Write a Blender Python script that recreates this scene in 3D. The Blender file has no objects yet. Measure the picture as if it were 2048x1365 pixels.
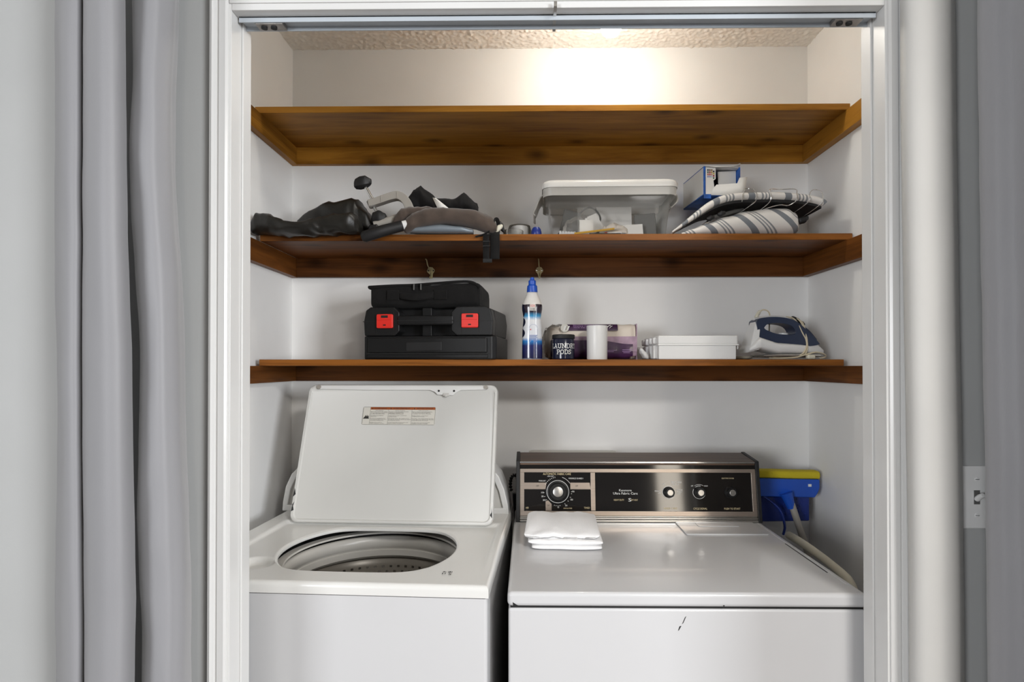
import bpy, bmesh, math, random
from mathutils import Vector, Matrix, noise
R = math.radians
sc = bpy.context.scene
C = sc.collection
random.seed(7)

# ---------------------------------------------------------------- camera, world, lights, exposure
cam = bpy.data.cameras.new('camera')
cam.sensor_fit = 'HORIZONTAL'; cam.sensor_width = 36.0
cam.lens = 36.0 * 1150 / 2048
cam.shift_x = -17 / 2048; cam.shift_y = 42 / 2048
cam.clip_start = 0.02
camo = bpy.data.objects.new('camera', cam); C.objects.link(camo)
camo.location = (0, 0, 1.38)
camo.rotation_euler = (R(90) + 0.0074, 0, 0.0125)
sc.camera = camo

world = bpy.data.worlds.new('world'); sc.world = world
world.use_nodes = True
bg = world.node_tree.nodes['Background']
bg.inputs[0].default_value = (0.93, 0.96, 1.0, 1); bg.inputs[1].default_value = 0.15

def area(name, loc, target, sx, sy, power, col):
    l = bpy.data.lights.new(name, 'AREA'); l.shape = 'RECTANGLE'; l.size = sx; l.size_y = sy
    l.energy = power; l.color = col
    o = bpy.data.objects.new(name, l); C.objects.link(o); o.location = loc
    o.rotation_euler = (Vector(target) - Vector(loc)).to_track_quat('-Z', 'Y').to_euler()
    return o
area('window_light_right', (4.4, -3.3, 1.75), (0.0, 1.4, 1.2), 1.3, 1.6, 205, (0.93, 0.96, 1.0))
area('window_light_left', (-3.9, -4.4, 1.65), (0.4, 1.5, 1.2), 1.6, 1.7, 150, (0.95, 0.97, 1.0))

area('window_light_back', (2.4, -6.5, 1.55), (0.42, 1.7, 1.0), 0.4, 1.9, 24, (1.0, 0.90, 0.76))
ceiling_fill = area('added_ceiling_fill', (1.0, -0.75, 2.43), (1.0, -0.65, 0.0), 0.5, 0.5, 42, (1.0, 0.97, 0.93)); ceiling_fill.data.shape = 'DISK'  # added fill light brightening the machine tops, no fixture known there

sc.view_settings.view_transform = 'Standard'
sc.view_settings.look = 'None'
sc.view_settings.gamma = 1.0
sc.view_settings.use_curve_mapping = False
sc.view_settings.exposure = 0.24

# ---------------------------------------------------------------- materials
def mat(name, col, rough=0.5, metal=0.0, var=0.05, vscale=8.0, bump=0.0, bscale=300.0, spec=0.5, coat=0.0, sheen=0.0, emit=0.0, alpha=None, stretch=None):
    m = bpy.data.materials.new(name); m.use_nodes = True
    nt = m.node_tree; N = nt.nodes; L = nt.links
    b = N['Principled BSDF']
    b.inputs['Roughness'].default_value = rough
    b.inputs['Metallic'].default_value = metal
    b.inputs['Specular IOR Level'].default_value = spec
    b.inputs['Coat Weight'].default_value = coat
    b.inputs['Sheen Weight'].default_value = sheen
    tc = N.new('ShaderNodeTexCoord')
    src = tc.outputs['Object']
    if stretch:
        mp = N.new('ShaderNodeMapping'); mp.inputs['Scale'].default_value = stretch
        L.new(src, mp.inputs[0]); src = mp.outputs[0]
    n = N.new('ShaderNodeTexNoise'); n.inputs['Scale'].default_value = vscale; n.inputs['Detail'].default_value = 4
    L.new(src, n.inputs['Vector'])
    rp = N.new('ShaderNodeValToRGB')
    rp.color_ramp.elements[0].position = 0.3; rp.color_ramp.elements[1].position = 0.7
    rp.color_ramp.elements[0].color = tuple(min(1, c * (1 - var)) for c in col) + (1,)
    rp.color_ramp.elements[1].color = tuple(min(1, c * (1 + var)) for c in col) + (1,)
    L.new(n.outputs[0], rp.inputs[0]); L.new(rp.outputs[0], b.inputs['Base Color'])
    if bump:
        n2 = N.new('ShaderNodeTexNoise'); n2.inputs['Scale'].default_value = bscale; n2.inputs['Detail'].default_value = 3
        L.new(src, n2.inputs['Vector'])
        bp = N.new('ShaderNodeBump'); bp.inputs['Strength'].default_value = bump; bp.inputs['Distance'].default_value = 0.002
        L.new(n2.outputs[0], bp.inputs['Height']); L.new(bp.outputs[0], b.inputs['Normal'])
    if emit:
        b.inputs['Emission Color'].default_value = tuple(col) + (1,); b.inputs['Emission Strength'].default_value = emit
    if alpha is not None:
        tr = N.new('ShaderNodeBsdfTransparent'); mx = N.new('ShaderNodeMixShader')
        fr_ = N.new('ShaderNodeFresnel'); fr_.inputs[0].default_value = 1.42
        fa = N.new('ShaderNodeMath'); fa.operation = 'ADD'; fa.use_clamp = True; fa.inputs[1].default_value = alpha - 0.02
        L.new(fr_.outputs[0], fa.inputs[0]); L.new(fa.outputs[0], mx.inputs[0])
        L.new(tr.outputs[0], mx.inputs[1]); L.new(b.outputs[0], mx.inputs[2])
        L.new(mx.outputs[0], N['Material Output'].inputs[0])
    return m

def wood(name, dark, light, axis=0, rough=0.42, knots=True):
    m = bpy.data.materials.new(name); m.use_nodes = True
    nt = m.node_tree; N = nt.nodes; L = nt.links; b = N['Principled BSDF']
    tc = N.new('ShaderNodeTexCoord'); oi = N.new('ShaderNodeObjectInfo')
    ml = N.new('ShaderNodeMath'); ml.operation = 'MULTIPLY'; ml.inputs[1].default_value = 17
    L.new(oi.outputs['Random'], ml.inputs[0])
    ad = N.new('ShaderNodeVectorMath'); ad.operation = 'ADD'
    L.new(tc.outputs['Object'], ad.inputs[0]); L.new(ml.outputs[0], ad.inputs[1])
    def mapped(along, across):
        mp = N.new('ShaderNodeMapping'); s = [across] * 3; s[axis] = along
        mp.inputs['Scale'].default_value = s; L.new(ad.outputs[0], mp.inputs[0]); return mp.outputs[0]
    n1 = N.new('ShaderNodeTexNoise'); n1.inputs['Scale'].default_value = 1; n1.inputs['Detail'].default_value = 6; n1.inputs['Roughness'].default_value = 0.62
    n1.inputs['Distortion'].default_value = 0.6
    L.new(mapped(2.2, 26), n1.inputs['Vector'])
    n2 = N.new('ShaderNodeTexNoise'); n2.inputs['Scale'].default_value = 1; n2.inputs['Detail'].default_value = 3
    L.new(mapped(9, 330), n2.inputs['Vector'])
    n3 = N.new('ShaderNodeTexNoise'); n3.inputs['Scale'].default_value = 1; n3.inputs['Detail'].default_value = 3
    L.new(mapped(1.6, 5), n3.inputs['Vector'])
    a1 = N.new('ShaderNodeMath'); a1.operation = 'MULTIPLY_ADD'; a1.inputs[1].default_value = 0.3
    L.new(n2.outputs[0], a1.inputs[0]); L.new(n1.outputs[0], a1.inputs[2])
    a2 = N.new('ShaderNodeMath'); a2.operation = 'MULTIPLY_ADD'; a2.inputs[1].default_value = 0.7
    L.new(n3.outputs[0], a2.inputs[0]); L.new(a1.outputs[0], a2.inputs[2])
    rp = N.new('ShaderNodeValToRGB'); rp.color_ramp.elements[0].position = 0.66; rp.color_ramp.elements[1].position = 1.0
    rp.color_ramp.elements[0].color = dark + (1,); rp.color_ramp.elements[1].color = light + (1,)
    ms = N.new('ShaderNodeMath'); ms.operation = 'MULTIPLY_ADD'; ms.inputs[1].default_value = 0.9; ms.inputs[2].default_value = 0.0
    L.new(a2.outputs[0], ms.inputs[0]); L.new(ms.outputs[0], rp.inputs[0])
    out = rp.outputs[0]
    if knots:
        vo = N.new('ShaderNodeTexVoronoi'); vo.inputs['Scale'].default_value = 1; vo.inputs['Randomness'].default_value = 1
        vs_ = N.new('ShaderNodeSeparateXYZ'); L.new(ad.outputs[0], vs_.inputs[0])
        va = N.new('ShaderNodeMath'); va.operation = 'ADD'; L.new(vs_.outputs[1], va.inputs[0]); L.new(vs_.outputs[2], va.inputs[1])
        vc = N.new('ShaderNodeCombineXYZ'); L.new(vs_.outputs[0], vc.inputs[0]); L.new(va.outputs[0], vc.inputs[1])
        vm = N.new('ShaderNodeMapping'); vm.inputs['Scale'].default_value = (3.2, 6.0, 1); L.new(vc.outputs[0], vm.inputs[0])
        vo.voronoi_dimensions = '2D'; L.new(vm.outputs[0], vo.inputs['Vector'])
        kr = N.new('ShaderNodeValToRGB'); kr.color_ramp.elements[0].position = 0.03; kr.color_ramp.elements[1].position = 0.16
        kr.color_ramp.elements[0].color = (0.22, 0.18, 0.15, 1); kr.color_ramp.elements[1].color = (1, 1, 1, 1)
        L.new(vo.outputs['Distance'], kr.inputs[0])
        mx = N.new('ShaderNodeMix'); mx.data_type = 'RGBA'; mx.blend_type = 'MULTIPLY'; mx.inputs[0].default_value = 0.8
        L.new(out, mx.inputs[6]); L.new(kr.outputs[0], mx.inputs[7]); out = mx.outputs[2]
    L.new(out, b.inputs['Base Color'])
    b.inputs['Roughness'].default_value = rough; b.inputs['Specular IOR Level'].default_value = 0.2
    bp = N.new('ShaderNodeBump'); bp.inputs['Strength'].default_value = 0.12; bp.inputs['Distance'].default_value = 0.001
    L.new(n2.outputs[0], bp.inputs['Height']); L.new(bp.outputs[0], b.inputs['Normal'])
    return m

def bands(name, stops, axis='Z', scale=1.0, rough=0.4, tilt=(0, 0, 0), rep=None, coat=0.0, wob=0.0, interp='LINEAR'):
    """printed colour bands along one object axis; rep repeats them every rep metres"""
    m = bpy.data.materials.new(name); m.use_nodes = True
    nt = m.node_tree; N = nt.nodes; L = nt.links; b = N['Principled BSDF']
    tc = N.new('ShaderNodeTexCoord'); mp = N.new('ShaderNodeMapping'); mp.inputs['Rotation'].default_value = tilt
    L.new(tc.outputs['Object'], mp.inputs[0])
    sp = N.new('ShaderNodeSeparateXYZ'); L.new(mp.outputs[0], sp.inputs[0])
    v = sp.outputs[axis]
    if wob:
        nz = N.new('ShaderNodeTexNoise'); nz.inputs['Scale'].default_value = 40; L.new(tc.outputs['Object'], nz.inputs['Vector'])
        w = N.new('ShaderNodeMath'); w.operation = 'MULTIPLY_ADD'; w.inputs[1].default_value = wob
        L.new(nz.outputs[0], w.inputs[0]); L.new(v, w.inputs[2]); v = w.outputs[0]
    d = N.new('ShaderNodeMath'); d.operation = 'MULTIPLY'; d.inputs[1].default_value = 1.0 / (rep or scale); L.new(v, d.inputs[0]); v = d.outputs[0]
    if rep:
        f = N.new('ShaderNodeMath'); f.operation = 'FRACT'; L.new(v, f.inputs[0]); v = f.outputs[0]
    rp = N.new('ShaderNodeValToRGB'); rp.color_ramp.interpolation = interp
    el = rp.color_ramp.elements
    while len(el) < len(stops): el.new(0.5)
    for e, (p, c) in zip(el, stops): e.position = p; e.color = tuple(c) + (1,)
    L.new(v, rp.inputs[0]); L.new(rp.outputs[0], b.inputs['Base Color'])
    b.inputs['Roughness'].default_value = rough; b.inputs['Coat Weight'].default_value = coat
    return m

M = dict(
    wall=mat('closet_wall_paint', (0.88, 0.875, 0.86), 0.6, bump=0.05, bscale=250, var=0.015),
    roomwall=mat('room_wall_paint', (0.46, 0.467, 0.463), 0.6, bump=0.05, bscale=250, var=0.015),
    trim=mat('gloss_trim_paint', (0.76, 0.76, 0.75), 0.28, bump=0.05, bscale=60, var=0.02, stretch=(1, 1, 0.1)),
    popcorn=mat('stipple_ceiling', (0.92, 0.91, 0.87), 0.9, bump=0.3, bscale=400, var=0.05, vscale=90),
    floor=mat('floor_vinyl', (0.16, 0.12, 0.09), 0.5, var=0.2, stretch=(1, 12, 1)),
    woodA=wood('amber_stained_pine', (0.19, 0.072, 0.008), (0.42, 0.19, 0.025), 0),
    woodB=wood('walnut_stained_pine', (0.045, 0.014, 0.003), (0.20, 0.068, 0.013), 0),
    woodC=wood('dark_stained_pine', (0.03, 0.010, 0.003), (0.125, 0.043, 0.010), 0),
    woodAy=wood('amber_stained_pine_side', (0.13, 0.048, 0.006), (0.40, 0.18, 0.024), 1, knots=False),
    woodBy=wood('walnut_stained_pine_side', (0.045, 0.014, 0.003), (0.17, 0.058, 0.011), 1, knots=False),
    woodAe=wood('amber_pine_lit_edge', (0.30, 0.115, 0.012), (0.58, 0.27, 0.04), 0, knots=False),  # front edge of the top shelf, light painted into a brighter stain colour
    woodBe=wood('walnut_pine_lit_edge', (0.07, 0.022, 0.004), (0.30, 0.105, 0.018), 0, knots=False),  # front edges of the lower shelves, brightened as if lit from the room
    enamel=mat('white_enamel', (0.60, 0.60, 0.608), 0.22, spec=0.5, coat=0.15, var=0.012, vscale=4),
    enamel2=mat('cream_white_enamel', (0.74, 0.735, 0.71), 0.28, coat=0.15, var=0.015, vscale=4),
    lidenamel=mat('lid_enamel', (0.64, 0.635, 0.61), 0.36, var=0.012, vscale=4),
    seam=mat('seam_black', (0.01, 0.01, 0.01), 0.7),
    plastic_w=mat('white_plastic', (0.80, 0.80, 0.79), 0.35, var=0.02),
    plastic_wg=mat('grey_white_plastic', (0.62, 0.61, 0.58), 0.4, var=0.03),
    tubgrey=mat('tub_ring_plastic', (0.60, 0.58, 0.54), 0.3, var=0.04),
    basket=mat('basket_enamel', (0.22, 0.20, 0.17), 0.35, metal=0.2, var=0.1),
    dark=mat('dark_rubber', (0.011, 0.011, 0.012), 0.55, var=0.2),
    blackp=mat('black_textured_plastic', (0.010, 0.010, 0.0105), 0.42, spec=0.32, var=0.15, bump=0.12, bscale=900),
    blackf=mat('black_nylon_fabric', (0.007, 0.0065, 0.0065), 0.85, var=0.25, bump=0.4, bscale=700, sheen=0.06, spec=0.25, vscale=40),
    leather=mat('black_faux_leather', (0.012, 0.011, 0.009), 0.40, var=0.3, bump=0.18, bscale=350, vscale=15),
    brownf=mat('taupe_brown_fabric', (0.072, 0.050, 0.038), 0.85, var=0.22, bump=0.35, bscale=600, sheen=0.3, vscale=25),
    red=mat('red_latch_plastic', (0.78, 0.03, 0.02), 0.35, var=0.03),
    greyp=mat('warm_grey_plastic', (0.36, 0.335, 0.30), 0.45, var=0.05),
    bluegrey=mat('blue_grey_metal', (0.24, 0.28, 0.32), 0.4, metal=0.3, var=0.05),
    chrome=mat('polished_metal', (0.75, 0.75, 0.75), 0.2, metal=1.0, var=0.05),
    brushed=mat('brushed_aluminium', (0.62, 0.60, 0.57), 0.3, metal=1.0, var=0.12, vscale=6, stretch=(1, 1, 60)),
    bronze=mat('brushed_champagne_metal', (0.56, 0.47, 0.40), 0.32, metal=0.85, var=0.08, vscale=6, stretch=(0.5, 1, 60)),
    glassblk=mat('glossy_black_panel', (0.012, 0.010, 0.009), 0.06, var=0.1),
    fauxwood=mat('dark_woodgrain_vinyl', (0.10, 0.062, 0.042), 0.45, var=0.5, vscale=5, stretch=(1, 40, 40)),
    gold=mat('gold_print', (0.72, 0.60, 0.36), 0.5),
    white_print=mat('white_print', (0.85, 0.85, 0.83), 0.5),
    dark_print=mat('dark_print', (0.03, 0.028, 0.027), 0.6),
    steel=mat('galvanised_bracket', (0.45, 0.43, 0.41), 0.35, metal=0.9, var=0.2, vscale=60),
    trackm=mat('painted_steel_track', (0.52, 0.57, 0.62), 0.35, var=0.03),
    brass=mat('aged_brass', (0.56, 0.48, 0.27), 0.35, metal=0.4, var=0.2, vscale=80),
    curtain=mat('grey_satin_curtain', (0.29, 0.29, 0.305), 0.55, var=0.05, vscale=4, bump=0.08, bscale=900, sheen=0.25, stretch=(1, 1, 0.2)),
    lining=mat('white_curtain_lining', (0.63, 0.625, 0.605), 0.6, var=0.02, bump=0.05, bscale=900),
    towel=mat('white_cotton', (0.86, 0.855, 0.86), 0.9, var=0.02, bump=0.35, bscale=420, sheen=0.3),
    blue=mat('royal_blue_plastic', (0.012, 0.085, 0.50), 0.35, var=0.1),
    bluedk=mat('dark_blue_plastic', (0.010, 0.03, 0.22), 0.35, var=0.15),
    yellow=mat('yellow_sponge', (0.62, 0.50, 0.02), 0.9, bump=0.5, bscale=300, var=0.1),
    beige=mat('cream_plastic', (0.68, 0.65, 0.53), 0.45, var=0.04),
    navy=mat('navy_blue_plastic', (0.022, 0.034, 0.072), 0.35, var=0.08),
    cord=mat('cream_cord', (0.66, 0.58, 0.42), 0.5, var=0.05),
    clear=mat('clear_plastic', (0.55, 0.54, 0.50), 0.06, var=0.02, alpha=0.06),
    lidfrost=mat('frosted_white_lid', (0.86, 0.845, 0.81), 0.3, var=0.02, alpha=0.86),
    frost=mat('frosted_plastic', (0.84, 0.82, 0.77), 0.3, var=0.02, alpha=0.5),
    film=mat('clear_film', (0.9, 0.88, 0.84), 0.15, var=0.02, alpha=0.12, bump=0.6, bscale=60),
    paper=mat('white_card', (0.82, 0.80, 0.76), 0.8, var=0.02),
    bluecard=mat('blue_printed_card', (0.02, 0.11, 0.42), 0.5, var=0.5, vscale=30),
    greycard=mat('grey_card', (0.11, 0.11, 0.105), 0.6, var=0.1),
    jarblue=mat('dark_navy_glass', (0.012, 0.014, 0.035), 0.15, var=0.1),
    purple=mat('dark_purple_print', (0.05, 0.016, 0.06), 0.3, var=0.5, vscale=25, coat=0.3),
    mauve=mat('mauve_print', (0.40, 0.27, 0.36), 0.35, var=0.2, vscale=60, coat=0.3),
    pads=mat('cream_padding', (0.74, 0.66, 0.57), 0.6, var=0.06, bump=0.3, bscale=80),
    orange=mat('orange_print', (0.36, 0.09, 0.02), 0.5, var=0.1),
    labelp=mat('label_paper', (0.66, 0.64, 0.58), 0.5, var=0.02),
    redprint=mat('red_print', (0.6, 0.03, 0.03), 0.5),
    blueprint=mat('blue_print', (0.18, 0.24, 0.45), 0.5),
    lilac=mat('lilac_print', (0.42, 0.25, 0.50), 0.5),
    pencil=mat('yellow_pencil_paint', (0.75, 0.42, 0.03), 0.4),
    bulb=mat('lit_bulb', (1.0, 0.955, 0.87), 0.4, var=0.0, emit=82),
    porcelain=mat('porcelain', (0.8, 0.8, 0.78), 0.2),
)
W0 = (0.78, 0.75, 0.71); G1 = (0.21, 0.225, 0.245); G2 = (0.28, 0.29, 0.30)
_str = [(0.0, W0), (0.16, G1), (0.34, W0), (0.52, G2), (0.57, W0), (0.62, G2), (0.66, W0), (0.71, G2), (0.76, W0)]
M['stripeA'] = bands('striped_cotton', _str, 'X', rep=0.105, rough=0.85, interp='CONSTANT', tilt=(0, R(12), 0))
M['stripeB'] = bands('striped_cotton_slanted', _str, 'X', rep=0.085, rough=0.85, interp='CONSTANT', tilt=(0, R(48), 0))
M['bottle'] = bands('printed_bottle_sleeve', [(0.0, (0.75, 0.75, 0.75)), (0.035, (0.012, 0.012, 0.06)), (0.22, (0.015, 0.02, 0.12)), (0.29, (0.02, 0.2, 0.55)), (0.34, (0.70, 0.73, 0.78)), (0.6, (0.75, 0.76, 0.78)),
                                                 (0.66, (0.05, 0.32, 0.60)), (0.72, (0.02, 0.014, 0.03)), (0.83, (0.018, 0.01, 0.018)), (0.835, (0.70, 0.68, 0.64)), (1.0, (0.72, 0.70, 0.67))], 'Z', scale=0.2, rough=0.22, coat=0.5, wob=0.006)

# ---------------------------------------------------------------- geometry helpers
class G:
    def __init__(s): s.v = []; s.f = []
    def add(s, vs, fs):
        o = len(s.v); s.v += [tuple(v) for v in vs]; s.f += [tuple(i + o for i in f) for f in fs]; return s
    def box(s, a, b):
        x0, y0, z0 = a; x1, y1, z1 = b
        return s.add([(x0, y0, z0), (x1, y0, z0), (x1, y1, z0), (x0, y1, z0), (x0, y0, z1), (x1, y0, z1), (x1, y1, z1), (x0, y1, z1)],
                     [(0, 3, 2, 1), (4, 5, 6, 7), (0, 1, 5, 4), (1, 2, 6, 5), (2, 3, 7, 6), (3, 0, 4, 7)])
    def loft(s, rings, cap0=True, cap1=True, close=False):
        n = len(rings[0]); o = len(s.v)
        for r in rings: s.v += [tuple(p) for p in r]
        k = len(rings)
        for i in range(k if close else k - 1):
            for j in range(n):
                a = o + i * n + j; b = o + i * n + (j + 1) % n
                i2 = (i + 1) % k
                s.f.append((a, b, o + i2 * n + (j + 1) % n, o + i2 * n + j))
        if not close:
            if cap0: s.f.append(tuple(o + j for j in reversed(range(n))))
            if cap1: s.f.append(tuple(o + (k - 1) * n + j for j in range(n)))
        return s
    def tube(s, path, r, n=10, closed=False, flat=1.0):
        P = [Vector(p) for p in path]; k = len(P)
        rs = r if isinstance(r, (list, tuple)) else [r] * k
        rings = []; nrm = None
        for i in range(k):
            t = (P[(i + 1) % k] - P[i - 1]) if closed else (P[min(i + 1, k - 1)] - P[max(i - 1, 0)])
            t.normalize()
            if nrm is None:
                nrm = Vector((0, 0, 1)) if abs(t.z) < 0.9 else Vector((0, 1, 0))
            nrm = (nrm - t * nrm.dot(t)).normalized(); bn = t.cross(nrm)
            rings.append([P[i] + (nrm * math.cos(a) * flat + bn * math.sin(a)) * rs[i] for a in [2 * math.pi * j / n for j in range(n)]])
        return s.loft(rings, close=closed)
    def cyl(s, p0, p1, r0, r1=None, n=24):
        return s.tube([p0, p1], [r0, r0 if r1 is None else r1], n)
    def lathe(s, prof, n=48, c=(0, 0, 0), sy=1.0, cap0=True, cap1=True):
        rings = [[(c[0] + r * math.cos(2 * math.pi * j / n), c[1] + sy * r * math.sin(2 * math.pi * j / n), c[2] + z) for j in range(n)] for r, z in prof]
        return s.loft(rings, cap0, cap1)
    def prism(s, out, y0, y1):            # outline in x,z pushed along y
        n = len(out)
        return s.loft([[(x, y0, z) for x, z in out], [(x, y1, z) for x, z in out]])
    def ringprism(s, outer, inner, y0, y1):
        return s.loft([[(x, y0, z) for x, z in outer], [(x, y1, z) for x, z in outer], [(x, y1, z) for x, z in inner], [(x, y0, z) for x, z in inner]], close=True)
    def grid(s, fn, nu, nv, wrap=False):
        vs = [fn(i / nu, j / nv) for i in range(nu + 1) for j in range(nv + 1)]
        fs = [(i * (nv + 1) + j, (i + 1) * (nv + 1) + j, (i + 1) * (nv + 1) + j + 1, i * (nv + 1) + j + 1) for i in range(nu) for j in range(nv)]
        return s.add(vs, fs)
    def lump(s, st, n=24, e=2.4, amp=0.0, fr=40.0, seed=0.0, sub=4, ridge=False):
        """soft body along x: stations (x, y, z, ry, rz)"""
        pts = [Vector(q) for q in [(a[0], a[1], a[2]) for a in st]]
        full = []
        for i in range(len(st) - 1):
            for k in range(sub):
                t = k / sub; t2 = t if ridge else t * t * (3 - 2 * t)
                full.append(tuple(st[i][m] * (1 - (t if m == 0 else t2)) + st[i + 1][m] * (t if m == 0 else t2) for m in range(5)))
        full.append(tuple(st[-1]))
        rings = []
        for x, y, z, ry, rz in full:
            ring = []
            for j in range(n):
                a = 2 * math.pi * j / n; c, d = math.cos(a), math.sin(a)
                c = math.copysign(abs(c) ** (2 / e), c); d = math.copysign(abs(d) ** (2 / e), d)
                p = Vector((x, y + ry * c, z + rz * d))
                if amp:
                    k = noise.noise(p * fr + Vector((seed, seed, seed))) * amp + noise.noise(p * fr * 2.3 + Vector((seed, 3, 1))) * amp * 0.5
                    if ridge: k = (0.35 - abs(noise.noise(p * fr + Vector((seed, seed, seed))))) * amp + (0.3 - abs(noise.noise(Vector((p.x * fr * 1.6 + p.z * fr, p.y * fr, p.z * fr * 0.6 + seed))))) * amp * 0.8
                    p += Vector((k * 0.6, c * k, d * k))
                ring.append(p)
            rings.append(ring)
        return s.loft(rings)
    def xf(s, mtx, start=0):
        for i in range(start, len(s.v)): s.v[i] = tuple(mtx @ Vector(s.v[i]))
        return s
    def build(s, name, m, parent=None, bev=0.0, seg=2, angle=35, sub=0, solid=0.0, loc=None, rot=None, flatshade=False):
        me = bpy.data.meshes.new(name); me.from_pydata(s.v, [], s.f); me.validate()
        bm = bmesh.new(); bm.from_mesh(me); bmesh.ops.recalc_face_normals(bm, faces=bm.faces); bm.to_mesh(me); bm.free()
        if not flatshade:
            for p in me.polygons: p.use_smooth = True
            if not sub: me.set_sharp_from_angle(angle=R(angle))
        me.materials.append(M[m] if isinstance(m, str) else m)
        o = bpy.data.objects.new(name, me); C.objects.link(o)
        if parent: o.parent = parent
        if loc: o.location = loc
        if rot: o.rotation_euler = rot
        if solid:
            d = o.modifiers.new('thick', 'SOLIDIFY'); d.thickness = solid
        if bev:
            d = o.modifiers.new('bevel', 'BEVEL'); d.width = bev; d.segments = seg; d.limit_method = 'ANGLE'; d.angle_limit = R(40); d.harden_normals = True
        if sub:
            d = o.modifiers.new('sub', 'SUBSURF'); d.levels = sub; d.render_levels = sub
        return o

def cat(pts, k=6, closed=False):
    P = [Vector(p) for p in pts]; n = len(P); out = []
    for i in range(n if closed else n - 1):
        a, b, c, d = (P[(i - 1) % n], P[i], P[(i + 1) % n], P[(i + 2) % n]) if closed else (P[max(i - 1, 0)], P[i], P[i + 1], P[min(i + 2, n - 1)])
        for j in range(k):
            t = j / k
            out.append(0.5 * ((2 * b) + (c - a) * t + (2 * a - 5 * b + 4 * c - d) * t * t + (3 * b - a - 3 * c + d) * t ** 3))
    if not closed: out.append(P[-1])
    return out
def rrect(x0, x1, z0, z1, r, n=6):
    out = []
    for cx, cz, a0 in ((x1 - r, z1 - r, 0), (x0 + r, z1 - r, 90), (x0 + r, z0 + r, 180), (x1 - r, z0 + r, 270)):
        for i in range(n + 1):
            a = R(a0 + 90 * i / n); out.append((cx + r * math.cos(a), cz + r * math.sin(a)))
    return out
def thing(name, label, category, loc=(0, 0, 0), rz=0.0, group=None):
    o = bpy.data.objects.new(name, None); C.objects.link(o); o.location = loc; o.rotation_euler = (0, 0, rz); o.empty_display_size = 0.05
    return tag(o, label, category, group)
def tag(o, label, category, group=None):
    o['label'] = label; o['category'] = category
    if group: o['group'] = group
    return o
def struct(o): o['kind'] = 'structure'; return o
def glyphs(s, x0, x1, zc, h, y=0.0, g=None, flip=False):
    """lettering fitted between x0 and x1, height h centred on zc, lying in the x-z plane"""
    cu = bpy.data.curves.new('t', 'FONT'); cu.body = s; cu.resolution_u = 2; cu.fill_mode = 'FRONT'
    ob = bpy.data.objects.new('t', cu); me = bpy.data.meshes.new_from_object(ob)
    vs = [v.co.copy() for v in me.vertices]; fs = [tuple(p.vertices) for p in me.polygons]
    bpy.data.objects.remove(ob); bpy.data.curves.remove(cu); bpy.data.meshes.remove(me)
    if not vs: return g or G()
    ax, bx = min(v.x for v in vs), max(v.x for v in vs); ay, by = min(v.y for v in vs), max(v.y for v in vs)
    g = g or G(); sx = (x1 - x0) / max(1e-6, bx - ax); sz = h / max(1e-6, by - ay)
    g.add([(x0 + (v.x - ax) * sx, y, zc - h / 2 + (v.y - ay) * sz) for v in vs], fs)
    return g
def arc(g, cx, cz, r, a0, a1, w, y, n=24):
    ring = []
    vs = []; fs = []
    for i in range(n + 1):
        a = R(a0 + (a1 - a0) * i / n)
        vs += [(cx + (r - w / 2) * math.cos(a), y, cz + (r - w / 2) * math.sin(a)), (cx + (r + w / 2) * math.cos(a), y, cz + (r + w / 2) * math.sin(a))]
    for i in range(n): fs.append((2 * i, 2 * i + 1, 2 * i + 3, 2 * i + 2))
    return g.add(vs, fs)
def rect(g, x0, x1, z0, z1, y): return g.add([(x0, y, z0), (x1, y, z0), (x1, y, z1), (x0, y, z1)], [(0, 1, 2, 3)])

# ---------------------------------------------------------------- the setting
XL, XR, YB, ZC = -0.812, 0.956, 1.97, 2.475      # closet side walls, back wall, ceiling
JL, JR, JZ = -0.562, 0.668, 2.056                # door opening
YF, YI = 1.085, 1.15                             # room face and closet face of the front wall
struct(G().box((-2.6, -2.6, -0.03), (2.6, 2.05, 0)).build('floor', 'floor'))
struct(G().box((XL - 0.05, YB, 0), (XR + 0.05, YB + 0.05, ZC)).build('wall_back', 'wall'))
struct(G().box((XL - 0.05, YI, 0), (XL, YB, ZC)).build('wall_left', 'wall'))
struct(G().box((XR, YI, 0), (XR + 0.05, YB, ZC)).build('wall_right', 'wall'))
g = G().box((-2.6, YF, 0), (JL - 0.018, YI, ZC)).box((JR + 0.018, YF, 0), (2.6, YI, ZC)).box((JL - 0.018, YF, JZ + 0.018), (JR + 0.018, YI, ZC))
struct(g.build('wall_front', 'roomwall'))
def pop(u, v):
    x = XL - 0.02 + u * (XR - XL + 0.04); y = YI - 0.02 + v * (YB - YI + 0.04)
    p = Vector((x, y, 0))
    h = max(0, noise.noise(p * 88)) * 0.0065 + max(0, noise.noise(p * 140 + Vector((4, 2, 1)))) * 0.004
    return (x, y, ZC - h)
struct(G().grid(pop, 400, 190).add([(-2.6, -2.6, ZC), (2.6, -2.6, ZC), (2.6, YI - 0.02, ZC), (-2.6, YI - 0.02, ZC)], [(0, 1, 2, 3)]).build('ceiling', 'popcorn', angle=180))
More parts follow.
